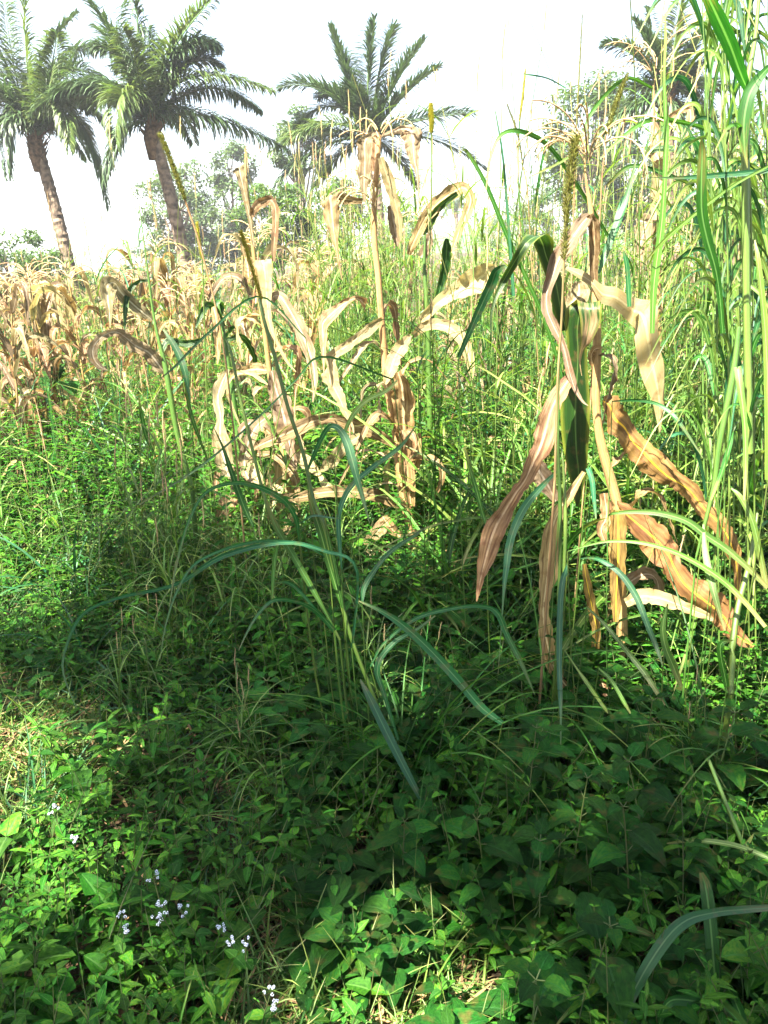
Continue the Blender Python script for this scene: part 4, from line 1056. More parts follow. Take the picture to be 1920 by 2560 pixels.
clump('grass_clump', 'wide pale green grass blades crossing the fallen leaves at right', 'grass clump', [
    ('S', 'g', '3', [(1380, 2350, 50), (1400, 1950, 52), (1435, 1700, 50), (1500, 1450, 44), (1540, 1250, 36), (1580, 1000, 22)], 2.0, 2.3),
    ('C', 'L', '3', [(460, 1020, 8), (500, 1000, 30), (650, 988, 42), (850, 1000, 62), (1050, 1060, 72), (1200, 1170, 74), (1350, 1270, 74), (1500, 1400, 62), (1659, 1560, 44)], 2.3, 2.1, {'roll': .12}),
    ('C', 'L', '3', [(155, 1285, 6), (400, 1218, 26), (600, 1210, 32), (800, 1240, 42), (1000, 1310, 52), (1200, 1420, 62), (1350, 1530, 64), (1500, 1680, 52), (1640, 1850, 40)], 2.2, 2.0, {'roll': .12}),
    ('C', 'L', '3', [(1430, -100, 70), (1450, 50, 66), (1482, 300, 52), (1492, 600, 46), (1480, 900, 20)], 2.2, 2.1, {'roll': .1}),
    ('S', 'g', '3', [(1120, 1330, 18), (1180, 1100, 30), (1230, 900, 34), (1262, 750, 42), (1292, 500, 46), (1340, 250, 50), (1390, 0, 50), (1420, -200, 44), (1440, -400, 36)], 2.3, 2.4),
    ('C', 'G', '3', [(1400, 380, 8), (1370, 500, 44), (1310, 700, 50), (1230, 900, 20)], 2.35, 2.3),
    ('C', 'L', '3', [(1175, 1080, 20), (1190, 1300, 66), (1245, 1560, 74), (1335, 1880, 20)], 2.2, 2.0, {'roll': .1}),
    ('C', 'B', '3', [(490, 160, 12), (650, 150, 30), (800, 170, 34), (900, 225, 42), (1000, 330, 42), (1172, 585, 6)], 2.6, 2.4),
    ('C', 'L', '3', [(905, 1680, 6), (870, 1850, 60), (890, 2000, 76), (950, 2150, 80), (1010, 2300, 40)], 1.95, 1.9, {'roll': .1}),
    ('C', 'L', '3', [(1380, 810, 12), (1450, 880, 60), (1540, 1050, 62), (1600, 1300, 70), (1650, 1560, 60)], 2.2, 2.1),
    ('C', 'L', '8', [(1659, 3600, 60), (1660, 3000, 70), (1640, 2500, 66), (1590, 2000, 50), (1560, 1800, 12)], 2.1, 2.2),
    ('C', 'G', '3', [(1350, 2300, 60), (1300, 2000, 70), (1400, 1950, 10)], 1.9, 1.9),
], base=(1380, 2350), fine=30)

r8 = np.random.default_rng(88)
parts = [
    ('S', 'g', '8', [(1520, 3400, 60), (1500, 2400, 56), (1490, 1500, 52), (1495, 900, 50), (1500, 640, 46), (1560, 300, 30), (1600, -100, 20)], 2.5, 2.6),
    ('C', 'G', '8', [(1500, 660, 60), (1450, 540, 100), (1380, 350, 120), (1290, 150, 130), (1200, -40, 90), (1150, -150, 60)], 2.5, 2.2, {'roll': .15}),
    ('C', 'G', '8', [(1700, 480, 50), (1640, 530, 60), (1575, 610, 92), (1515, 720, 112), (1480, 900, 112), (1482, 1100, 52), (1505, 1260, 6)], 2.45, 2.4, {'roll': .15}),
    ('C', 'G', '8', [(1320, 2500, 40), (1295, 2200, 52), (1262, 2000, 70), (1205, 1800, 90), (1165, 1600, 96), (1160, 1400, 92), (1165, 1150, 66), (1158, 1028, 5)], 2.4, 2.3, {'roll': .15}),
    ('C', 'B', '8', [(1720, 1255, 50), (1600, 1285, 50), (1450, 1302, 50), (1200, 1322, 44), (1000, 1332, 26), (780, 1332, 5)], 2.3, 2.4, {'roll': .1}),
    ('C', 'L', '8', [(1700, 1225, 20), (1400, 1390, 26), (1150, 1575, 32), (900, 1785, 36), (730, 1972, 8)], 2.3, 2.5, {'roll': .1}),
    ('C', 'L', '8', [(790, 2500, 40), (800, 2200, 62), (820, 2000, 72), (860, 1700, 60), (882, 1400, 42), (892, 1150, 46), (897, 930, 44), (880, 600, 24), (890, 300, 24), (886, 70, 4)], 2.5, 2.5, {'roll': .1}),
    ('C', 'B', '8', [(620, 2300, 40), (600, 2000, 50), (575, 1880, 20)], 2.6, 2.6),
    ('C', 'B', '8', [(390, 2050, 20), (440, 1900, 66), (540, 1650, 72), (600, 1480, 50), (680, 1150, 8)], 2.8, 2.9),
]
for i in range(19):
    x0 = 1180 + i * 29 + r8.uniform(-20, 20)
    xt = x0 + r8.uniform(-150, 110)
    w0 = r8.uniform(8, 20)
    dd = r8.uniform(2.5, 3.6)
    yb = (1280 + 1920 * math.tan(math.atan2(CAMZ, dd) - PITCH)) * 3
    top_y = r8.choice([-300, -200, 300, 900], p=[.5, .2, .2, .1])
    ex = np.array([x0 + 25, x0 + 12, x0, x0 * .6 + xt * .4, xt]); ey = np.array([yb, yb * .6 + 2300 * .4, 2300, 1200, top_y])
    parts.append(('S', 'g', '8', [(a, b, w0 * q) for a, b, q in zip(ex, ey, (1, 1, .9, .75, .4))], dd, dd))
    for j in range(7):
        y0 = r8.uniform(max(top_y, 100), 3900)
        sg = r8.choice([-1, 1])
        ln = r8.uniform(250, 700)
        xc = np.interp(y0, ey[::-1], ex[::-1])
        w1 = r8.uniform(20, 50)
        parts.append(('C', 'LLLGB'[int(r8.integers(0, 5))], '8', [(xc, y0, 14), (xc + sg * ln * .10, y0 - ln * .65, w1), (xc + sg * ln * .3, y0 - ln * 1.1, w1), (xc + sg * ln * .62, y0 - ln * 1.0, w1 * .7), (xc + sg * ln * .95, y0 - ln * .4, 5)], dd - .02, dd + r8.uniform(-.35, .2)))
clump('elephant_grass', 'very tall pale elephant grass stand filling the right edge', 'elephant grass', parts, base=(1520, 3400))

# separate seed spikes on thin culms
def spike(label, tile, head, stem, d, col, w_=None, bristle=.012, name='seed_grass'):
    clump(name, label, 'seed grass', [('S', 'b' if col == 'b' else 'g', tile, stem, d, d), ('H', col, tile, head, d, d, {'bristle': bristle})])


spike('thick brown bristly spike in front of the maize tassel', '8', [(130, 1950, 64), (150, 1550, 72), (190, 1250, 66), (218, 1030, 22)],
      [(60, 3600, 22), (80, 2900, 20), (110, 2400, 18), (130, 1950, 16)], 2.3, 'b', bristle=.017)
spike('slanting brown bristly spike left of the right palm', '8', [(445, 1010, 34), (490, 860, 44), (540, 720, 40), (612, 550, 14)],
      [(330, 3000, 14), (380, 2000, 12), (410, 1400, 11), (445, 1010, 10)], 3.0, 'b', bristle=.010)
spike('dull brown spike crossing the second palm trunk', 'd', [(400, 432, 14), (380, 380, 15), (362, 330, 13), (345, 288, 5)],
      [(540, 1300, 5), (490, 800, 4), (440, 560, 4), (400, 432, 4)], 3.3, 'b', bristle=.012)
spike('short yellow spike high against the sky beside the middle palm', 'd', [(932, 288, 10), (932, 255, 13), (930, 225, 5)],
      [(900, 1000, 3), (925, 600, 3), (932, 400, 3), (932, 288, 3)], 4.2, 'y', bristle=.010)
spike('slim yellow spike standing alone against the white sky', 'd', [(1122, 262, 5), (1129, 210, 7), (1135, 150, 3)],
      [(1150, 900, 3), (1140, 600, 3), (1120, 400, 3), (1122, 262, 3)], 4.0, 'y', bristle=.006)
spike('thin speckled spike left of the maize tassel', 'd', [(1130, 360, 4), (1118, 290, 6), (1095, 225, 3)],
      [(1170, 900, 3), (1150, 600, 3), (1140, 420, 3), (1130, 360, 3)], 3.8, 'b', bristle=.006)
spike('hair thin dotted flower spike rising to the top', 'd', [(1243, 320, 4), (1250, 180, 6), (1258, 30, 3)],
      [(1230, 900, 4), (1235, 600, 3), (1240, 420, 3), (1243, 320, 3)], 3.2, 'b', bristle=.004)
spike('yellow spike leaning over the dry rows at left', 'd', [(437, 560, 5), (430, 520, 9), (425, 480, 4)],
      [(450, 1000, 3), (445, 800, 3), (440, 640, 3), (437, 560, 3)], 4.4, 'y', bristle=.008)

# bare arching blades against the sky
clump('grass_clump', 'thin dark grass blades arching against the sky right of centre', 'grass clump', [
    ('C', 'G', 'd', [(1240, 900, 10), (1180, 700, 12), (1100, 520, 12), (1050, 400, 12), (1010, 330, 10), (1000, 325, 3)], 3.4, 3.3),
    ('C', 'G', 'd', [(1320, 520, 8), (1260, 420, 11), (1190, 320, 12), (1130, 285, 12), (1085, 290, 10), (1060, 340, 8), (1050, 410, 3)], 3.4, 3.2),
    ('C', 'B', 'd', [(1222, 190, 3), (1180, 168, 4), (1130, 160, 4)], 3.4, 3.4),
    ('C', 'B', 'd', [(1110, 640, 10), (1095, 440, 7), (1085, 330, 6), (1070, 240, 3)], 3.3, 3.3),
    ('C', 'G', 'd', [(1410, 190, 6), (1350, 170, 10), (1280, 240, 10), (1240, 330, 8), (1150, 380, 3)], 3.5, 3.3),
    ('C', 'G', 'd', [(1560, 290, 8), (1480, 265, 12), (1400, 260, 12), (1330, 310, 8), (1300, 340, 3)], 3.2, 3.1),
    ('C', 'G', 'd', [(1500, 400, 8), (1420, 370, 12), (1360, 360, 12), (1310, 400, 6)], 3.3, 3.3),
    ('C', 'B', 'd', [(850, 820, 5), (700, 770, 7), (640, 820, 5), (560, 900, 6), (430, 1010, 7), (300, 1090, 4)], 3.0, 3.0),
    ('C', 'B', 'd', [(660, 730, 4), (560, 640, 6), (450, 720, 7), (380, 790, 7), (350, 815, 3)], 3.1, 3.1),
], base=(1240, 1300))
clump('grass_clump', 'broad teal blade pointing up beside the curled maize leaf', 'grass clump', [
    ('C', 'B', '7', [(1425, 1500, 12), (1390, 1300, 60), (1350, 1180, 72), (1300, 1080, 62), (1225, 972, 14)], 3.3, 3.4, {'roll': .1}),
    ('C', 'G', '7', [(1600, 2050, 10), (1500, 1800, 30), (1420, 1560, 40), (1380, 1300, 20)], 3.4, 3.4),
    ('C', 'G', '7', [(1180, 1950, 6), (1100, 1780, 40), (1060, 1600, 40), (1040, 1480, 10)], 3.4, 3.4),
], base=(1425, 1900))

# ------------------------------------------------------------------ grass clumps, scattered (variants)


def grass_variant(seed, n, L0_, L1_, w_, mat, culms=0, spread=.07, up=(0.9, 1.5), droop=(0.6, 2.2), seg=10):
    r = np.random.default_rng(seed)
    mb = MB()
    P0 = np.stack([r.normal(0, spread, n), r.normal(0, spread, n), np.full(n, -.01)], -1)
    arcs(mb, P0, r.uniform(0, 6.28, n), r.uniform(*up, n), r.uniform(*droop, n), r.uniform(L0_, L1_, n), w_ * r.uniform(.6, 1.2, n), r.random(n),
         n=seg, k=3, prof='grass', fold=.5, twist=r.uniform(-.8, .8, n), curl=r.uniform(-.4, .4, n))
    ms = [mb.mesh('foliage', M[mat])]
    if culms:
        st = MB(); hds = []
        for i in range(culms):
            h = r.uniform(L1_ * 1.0, L1_ * 1.5)
            a = r.uniform(0, 6.28); ln = r.uniform(.05, .25) * h
            t_ = np.linspace(0, 1, 8)[:, None]
            C = np.array([r.normal(0, spread), r.normal(0, spread), 0]) + np.array([math.cos(a) * ln, math.sin(a) * ln, 0]) * t_ ** 2 + np.array([0, 0, h]) * t_
            tubes(st, C[None], (.003 - .0015 * t_[:, 0])[None], np.array([r.random()]), 4)
            q = r.integers(2, 7, 4)
            arcs(st, C[q], r.uniform(0, 6.28, 4), r.uniform(.7, 1.3, 4), r.uniform(1, 2.3, 4), r.uniform(.2, .5, 4), .012, r.random(4), n=8, k=3, prof='grass', fold=.4)
            if r.random() < .5:
                hd = MB(); hds.append(hd)
                seed_head(hd, np.stack([C[-1], C[-1] + np.array([0, 0, .06]), C[-1] + np.array([.01, 0, .14])]), .005, seed + i, n=70, bristle=.01)
        ms.append(st.mesh('stems', M[mat]))
        ms += [hd.mesh('seed_head', M['tassel']) for hd in hds]
    return ms


gv_tall = [grass_variant(200 + i, 24, .5, 1.25, .028, 'grass_light', culms=6) for i in range(4)] + \
          [grass_variant(210 + i, 24, .5, 1.2, .032, 'grass', culms=6) for i in range(3)] + \
          [grass_variant(215 + i, 22, .5, 1.15, .034, 'grass_blue', culms=3) for i in range(2)]
gv_mid = [grass_variant(220 + i, 30, .25, .65, .013, 'grass') for i in range(3)] + [grass_variant(230 + i, 24, .25, .6, .016, 'grass_blue') for i in range(2)] + \
         [grass_variant(235 + i, 30, .25, .6, .012, 'grass_light', culms=4) for i in range(2)]

def ZN(f):
    return ('among the dry rows at far left' if f < -.3 else 'between the curled leaf maize and the bleached maize' if f < -.1 else 'behind the dead middle maize' if f < .15 else 'behind the half green maize on the right')


r = np.random.default_rng(9)
cnt = 0


def ZT(f, y):
    a = 'in the sunny weeds' if y > 3.9 else 'in the shaded weeds'
    return a + (' at far left below the dry rows' if f < -.3 else ' below the bleached maize' if f < -.08 else ' below the dead middle maize' if f < .15 else ' around the half green maize' if f < .4 else ' by the elephant grass')


for i in range(560):
    if cnt >= 228: break
    y = 3.5 + r.random() ** 1.5 * 11
    f = r.uniform(-.66, .62)
    x = f * y
    # thick to the right of centre, thin at left
    p = 0.5 if f < -.16 else (.9 if f < -.05 else (.95 if f < .12 else 1.0))
    if y < 5.0 and f < .1: continue
    if y < 4.0 and f < .3: continue
    if r.random() > p: continue
    s_ = r.uniform(.8, 1.25) * (1.3 if f > .2 else 1.25 if f > -.03 and y > 4.8 else 1.05) * (.75 if y < 4.6 else 1)
    k_ = int(r.integers(0, len(gv_tall)))
    make_thing('grass_clump', gv_tall[k_], (x, y, float(ground_h(x, y))), r.uniform(0, 6.28), s_, 'tall thin grass ' + ZN(f), 'grass clump', 'tall grass clumps ' + ZN(f))
    cnt += 1
for i in range(24):
    y = r.uniform(3.1, 5.2); f = r.uniform(.30, .62) if i % 3 else r.uniform(.05, .24); x = f * y
    make_thing('grass_clump', gv_tall[int(r.integers(0, 9))], (x, y, float(ground_h(x, y))), r.uniform(0, 6.28), r.uniform(1.25, 1.7) * (1 if i % 3 else .75), 'leafy head high grass close behind the half green maize', 'grass clump', 'leafy head high grass clumps on the right')
for i in range(16):
    y = r.uniform(5.2, 8.5); f = r.uniform(-.11, .02); x = f * y
    make_thing('grass_clump', gv_tall[int(r.integers(0, 4))], (x, y, float(ground_h(x, y))), r.uniform(0, 6.28), r.uniform(1.15, 1.5), 'very tall thin grass standing just left of the dead middle maize', 'grass clump', 'very tall grass clumps left of the dead middle maize')
for i in range(170):
    y = 1.7 + r.random() ** 1.0 * 3.6
    f = r.uniform(-.66, .66)
    if abs(f * y - .1) < .3 and y < 2.2: continue
    s_ = r.uniform(.6, 1.0) * (.6 if y < 2.6 else 1.3 if y > 3.2 else 1)
    x = f * y
    make_thing('grass_tuft', gv_mid[int(r.integers(0, len(gv_mid)))], (x, y, float(ground_h(x, y))), r.uniform(0, 6.28), s_, 'green grass tuft ' + ZT(f, y), 'grass tuft', 'green grass tufts ' + ZT(f, y))

# ------------------------------------------------------------------ undergrowth (nobody could count it)


def inpoly(px, py, poly):
    c = np.zeros(px.shape, bool)
    n = len(poly)
    for i in range(n):
        x1, y1 = poly[i]; x2, y2 = poly[i - 1]
        with np.errstate(divide='ignore', invalid='ignore'):
            c ^= ((y1 > py) != (y2 > py)) & (px < (x2 - x1) * (py - y1) / (y2 - y1 + 1e-9) + x1)
    return c


SHADE = [(-3000, 1360), (0, 1350), (150, 1330), (235, 1180), (330, 1140), (430, 1130), (520, 1190), (640, 1160), (760, 1170), (810, 1240), (960, 1240), (1010, 1160), (1090, 1130), (1200, 1220),
         (1290, 1380), (1370, 1480), (1480, 1510), (1659, 1560), (4000, 1580), (4000, 9000), (-3000, 9000)]
BOTTOM = [(580, 1900), (740, 1870), (900, 1830), (1030, 1930), (1040, 2400), (420, 2400), (540, 2080)]
THIN = [(-600, 1790), (200, 1780), (420, 1880), (560, 2080), (520, 2400), (-600, 2400)]
HOLES = [[(-400, 1450), (110, 1450), (250, 1550), (230, 1700), (150, 1800), (-400, 1820)],
         [(930, 1000), (960, 1000), (960, 1010)],
         [(300, 1200), (345, 1205), (340, 1245), (295, 1240)], [(560, 1330), (600, 1335), (590, 1370), (555, 1365)],
         [(1000, 1330), (1040, 1335), (1030, 1365), (1000, 1365)], [(1200, 1560), (1250, 1570), (1240, 1610), (1195, 1600)],
         [(420, 1560), (450, 1560), (450, 1600), (415, 1600)], [(1350, 1700), (1395, 1705), (1380, 1745), (1345, 1740)],
         [(-100, 1850), (80, 1840), (100, 1930), (-100, 1960)],
         [(580, 1900), (740, 1870), (900, 1830), (1030, 1930), (1040, 2400), (420, 2400), (540, 2080)],
         [(1050, 2000), (1200, 2000), (1250, 2300), (1060, 2300)],
         [(1510, 1700), (1800, 1680), (1800, 1920), (1540, 1810)],
         [(380, 1345), (490, 1350), (490, 1400), (385, 1400)],
         [(770, 1440), (930, 1440), (920, 1570), (790, 1560)],
         [(640, 1670), (750, 1670), (740, 1740), (650, 1740)]]

def herbs(mb, sm, x, y, h, nn, ll, ww, r, n=5, k=3, prof='ovate', serr=0, tilt=.35, dr=(.3, 1.1)):
    """upright weeds with opposite leaves; h, ll per plant; nn node count"""
    m = len(x)
    z = ground_h(x, y)
    lean = r.normal(0, .22, (m, 2))
    node = np.arange(nn) / max(nn - 1, 1)
    s = .18 + .82 * node
    PX = x[:, None] + lean[:, :1] * h[:, None] * s ** 1.5
    PY = y[:, None] + lean[:, 1:] * h[:, None] * s ** 1.5
    PZ = z[:, None] + h[:, None] * s
    C = np.stack([PX, PY, PZ], -1)
    base = np.stack([x, y, z - .01], -1)[:, None, :]
    if sm is not None:
        CC = np.concatenate([base, C], 1)
        tubes(sm, CC, np.full(CC.shape[:2], .0016) * (1.5 - np.linspace(0, 1, nn + 1))[None, :], r.random(m), 3)
    a0 = r.uniform(0, 6.28, (m, 1)) + np.arange(nn)[None, :] * 1.57 + r.normal(0, .25, (m, nn))
    size = (1 - .45 * np.abs(node - .45) * 2) * np.where(node > .9, .6, 1)
    for off in (0, math.pi):
        L_ = (ll[:, None] * size[None, :] * r.uniform(.75, 1.15, (m, nn))).ravel()
        arcs(mb, C.reshape(-1, 3), (a0 + off).ravel(), r.uniform(tilt - .4, tilt + .5, m * nn), r.uniform(*dr, m * nn), L_, L_ * ww * r.uniform(.85, 1.15, m * nn),
             r.random(m * nn), n=n, k=k, prof=prof, fold=.35, serr=serr, twist=r.uniform(-.3, .3, m * nn))


def region(m, y0, y1, r, p=1.0, fl=.75):
    y = y0 + (y1 - y0) * r.random(m) ** p
    x = r.uniform(-1, 1, m) * (fl * (y + .5) + .45)
    if y1 < 7:     # thinner over the trodden, sunny spots
        px, py = proj(np.stack([x, y, np.full(m, .08)], -1))
        k_ = (inpoly(px / dpx(1), py / dpx(1), HOLES[0]) | inpoly(px / dpx(1), py / dpx(1), BOTTOM)) & (r.random(m) < .8)
        x, y = x[~k_], y[~k_]
    return x, y


r = np.random.default_rng(21)
ug, us = MB(), MB()
# near, middle and far belts of low weeds
x, y = region(4700, .55, 3.2, r, .8)
herbs(ug, us, x, y, r.uniform(.04, .24, len(x)), 5, r.uniform(.028, .068, len(x)), .5, r, n=6)
x, y = region(3000, 2.4, 6.4, r, .8)
herbs(ug, us, x, y, r.uniform(.12, .45, len(x)), 6, r.uniform(.03, .08, len(x)), .48, r, n=5)
bank = lambda n, a, b: region(n, a, b, r, .9)
x, y = bank(900, 3.3, 7.5)
herbs(ug, us, x, y, r.uniform(.45, .85, len(x)), 9, r.uniform(.05, .12, len(x)), .40, r, n=6)
m_ = 900
y = r.uniform(4.2, 8.5, m_); x = r.uniform(-.36, .42, m_) * y
herbs(ug, us, x, y, r.uniform(.55, 1.15, m_), 12, r.uniform(.035, .075, m_), .42, r, n=4)
x, y = region(1100, .9, 4.2, r, .8)
herbs(ug, us, x, y, r.uniform(.10, .34, len(x)), 6, r.uniform(.04, .09, len(x)), .24, r, n=6, prof='lance')
x, y = region(420, 1.0, 4.0, r, .8)
herbs(ug, us, x, y, r.uniform(.08, .30, len(x)), 3, r.uniform(.05, .10, len(x)), .8, r, n=8, k=5, prof='heart', tilt=.15)
m_ = 420
y = r.uniform(4.3, 7, m_); x = r.uniform(-.62, -.2, m_) * y
herbs(ug, us, x, y, r.uniform(.5, .95, m_), 11, r.uniform(.03, .07, m_), .42, r, n=4)
x, y = bank(500, 3.0, 7.5)
herbs(ug, us, x, y, r.uniform(.4, .75, len(x)), 8, r.uniform(.06, .10, len(x)), .22, r, n=6, prof='lance')
x, y = region(3600, 5.5, 13, r, .8)
herbs(ug, us, x, y, r.uniform(.25, .85, len(x)), 6, r.uniform(.05, .10, len(x)), .42, r, n=4)
x, y = region(5200, 12, 40, r, .9)
herbs(ug, None, x, y, r.uniform(.3, .9, len(x)), 5, r.uniform(.10, .22, len(x)), .4, r, n=3, k=2)
tag(ug.obj('undergrowth', M['herb']), 'thick low green weeds covering the ground', 'undergrowth', kind='stuff')

# broad-leaved ground weeds, right foreground and centre
ub = MB()
m_ = 760
y = 1.15 + r.random(m_) * 2.6
x = r.uniform(-.12, .92, m_) * (y + .3)
herbs(ub, us, x, y, r.uniform(.08, .28, m_) * np.clip(y / 1.7, .8, 1.7), 5, r.uniform(.06, .125, m_), .62, r, n=9, k=5, prof='ovate', serr=.06, tilt=.25)
m_ = 260
y = 2.0 + r.random(m_) * 4
x = r.uniform(-.7, .1, m_) * y
herbs(ub, None, x, y, r.uniform(.12, .32, m_), 4, r.uniform(.05, .09, m_), .58, r, n=8, k=3, prof='ovate', serr=.06, tilt=.25)
tag(us.obj('weed_stems', M['herb_stem']), 'thin stems of the low weeds', 'undergrowth', kind='stuff')
tag(ub.obj('broadleaf_weeds', M['herb_broad']), 'dark broad leaved weeds carpeting the shaded foreground', 'weeds', kind='stuff')

# fine grass
gs = MB()
x, y = region(18000, .5, 6.5, r, 1.0)
x[:4000] = r.uniform(-.7, .1, 4000) * (y[:4000] + .4)
m_ = len(x)
P0 = np.stack([x, y, ground_h(x, y) - .005], -1)
arcs(gs, P0, r.uniform(0, 6.28, m_), r.uniform(.6, 1.5, m_), r.uniform(.4, 2.2, m_), r.uniform(.10, .42, m_) * np.clip(y / 3, .6, 1), r.uniform(.003, .010, m_), r.random(m_), n=7, k=3, prof='grass', fold=.5, twist=r.uniform(-1, 1, m_), curl=r.uniform(-.6, .6, m_))
m_ = 16000
x, y = region(m_, 6, 22, r, .9)
P0 = np.stack([x, y, ground_h(x, y) - .005], -1)
arcs(gs, P0, r.uniform(0, 6.28, m_), r.uniform(.8, 1.5, m_), r.uniform(.3, 1.8, m_), r.uniform(.3, .95, m_), r.uniform(.008, .02, m_), r.random(m_), n=5, k=2, prof='grass', fold=.0, twist=r.uniform(-1, 1, m_))
tag(gs.obj('grass', M['grass']), 'fine green grass growing through the weeds', 'grass', kind='stuff')

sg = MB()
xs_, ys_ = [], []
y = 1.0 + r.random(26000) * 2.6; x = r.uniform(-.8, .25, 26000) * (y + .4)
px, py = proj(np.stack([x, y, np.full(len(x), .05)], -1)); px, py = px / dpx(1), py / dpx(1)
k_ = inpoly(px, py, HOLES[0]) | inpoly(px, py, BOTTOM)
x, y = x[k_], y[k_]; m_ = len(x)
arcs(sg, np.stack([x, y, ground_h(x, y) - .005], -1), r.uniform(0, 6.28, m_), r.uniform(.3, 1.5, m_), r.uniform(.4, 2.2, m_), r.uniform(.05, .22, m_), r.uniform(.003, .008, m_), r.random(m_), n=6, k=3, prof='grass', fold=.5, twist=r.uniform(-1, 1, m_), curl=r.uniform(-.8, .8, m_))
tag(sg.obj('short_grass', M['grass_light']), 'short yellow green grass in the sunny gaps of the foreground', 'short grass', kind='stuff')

# litter
lt = MB()
m_ = int(m_ * .35)
q_ = r.integers(0, len(x), m_); x, y = x[q_] + r.normal(0, .03, m_), y[q_] + r.normal(0, .03, m_)
arcs(lt, np.stack([x, y, ground_h(x, y) + r.uniform(.0, .05, m_)], -1), r.uniform(0, 6.28, m_), r.uniform(-.15, .5, m_), r.uniform(0, .6, m_), r.uniform(.03, .22, m_), r.uniform(.003, .012, m_), r.random(m_), n=5, k=3, prof='grass', fold=.4, twist=r.uniform(-1.5, 1.5, m_), curl=r.uniform(-1, 1, m_))
x, y = region(5000, .5, 6.0, r, .8)
m_ = len(x)
P0 = np.stack([x, y, ground_h(x, y) + r.uniform(.0, .05, m_)], -1)
arcs(lt, P0, r.uniform(0, 6.28, m_), r.uniform(-.15, .4, m_), r.uniform(0, .6, m_), r.uniform(.03, .2, m_), r.uniform(.003, .014, m_), r.random(m_), n=5, k=3, prof='grass', fold=.4, twist=r.uniform(-1.5, 1.5, m_), curl=r.uniform(-1, 1, m_))
m_ = 5500
x, y = region(m_, 4.6, 18, r, .8)
P0 = np.stack([x, y, ground_h(x, y) + r.uniform(.0, .75, m_)], -1)
arcs(lt, P0, r.uniform(0, 6.28, m_), r.uniform(-.4, 1.2, m_), r.uniform(0, 2, m_), r.uniform(.1, .45, m_), r.uniform(.01, .05, m_), r.random(m_), n=6, k=3, prof='maize', fold=.4, twist=r.uniform(-2, 2, m_), curl=r.uniform(-1, 1, m_))
tag(lt.obj('dead_leaf_litter', M['straw']), 'dead brown leaves and straw lying on the soil', 'leaf litter', kind='stuff')

# ------------------------------------------------------------------ individual weeds: nettle-like plants, bean-leaved plants, flowers


def weed_variant(seed, h, nn, L0_, ww, mat='herb_broad', serr=.09):
    r = np.random.default_rng(seed)
    lf, st = MB(), MB()
    lean = r.normal(0, .1, 2)
    node = np.linspace(.15, 1, nn)
    C = np.stack([lean[0] * node ** 1.5 * h, lean[1] * node ** 1.5 * h, node * h], -1)
    tubes(st, np.vstack([[0, 0, -.02], C])[None], (.0032 - .0018 * np.linspace(0, 1, nn + 1))[None], np.array([.5]), 6)
    for i in range(nn):
        sz = L0_ * 1.25 * (0.45 if i == nn - 1 else (1 - .4 * abs(i / nn - .5) * 2)) * r.uniform(.85, 1.1)
        kk = 4 if i == nn - 1 else 2
        az = i * 1.57 + np.arange(kk) * 2 * math.pi / kk + r.normal(0, .15)
        # petiole
        pl = .012 + .1 * sz
        P0 = np.repeat(C[i:i + 1], kk, 0)
        d = np.stack([np.cos(az) * .85, np.sin(az) * .85, np.full(kk, .5)], -1)
        pe = np.stack([P0, P0 + d * pl], 1)
        tubes(st, pe, np.full((kk, 2), .0012), np.full(kk, .5), 4)
        arcs(lf, P0 + d * pl, az, r.uniform(.2, .7, kk), r.uniform(.6, 1.4, kk), np.full(kk, sz), np.full(kk, sz * ww), r.random(kk), n=19, k=7, prof='ovate', fold=.3, serr=serr, wave=.06, wfreq=3)
    return [lf.mesh('foliage', M[mat]), st.mesh('stem', M['herb_stem'])]


def bean_variant(seed, h, nl, L_):
    r = np.random.default_rng(seed)
    lf, st = MB(), MB()
    for i in range(nl):
        a = r.uniform(0, 6.28); rr_ = r.uniform(.03, .16)
        top = np.array([math.cos(a) * rr_, math.sin(a) * rr_, h * r.uniform(.6, 1.1)])
        C = spline(np.stack([np.array([0, 0, -.02]), top * np.array([.4, .4, .6]), top]), 7)
        tubes(st, C[None], np.full((1, 7), .0018), np.array([.4]), 5)
        for da in (-1.5, 0, 1.5):
            az = a + da
            P0 = top + np.array([math.cos(az), math.sin(az), 0]) * .006
            sz = L_ * r.uniform(.8, 1.1)
            arcs(lf, P0[None], np.array([az]), np.array([r.uniform(-.1, .35)]), np.array([r.uniform(.2, .7)]), np.array([sz]), np.array([sz * .78]), r.random(1), n=12, k=7, prof='heart', fold=.18)
    return [lf.mesh('foliage', M['herb_broad']), st.mesh('stem', M['herb_stem'])]


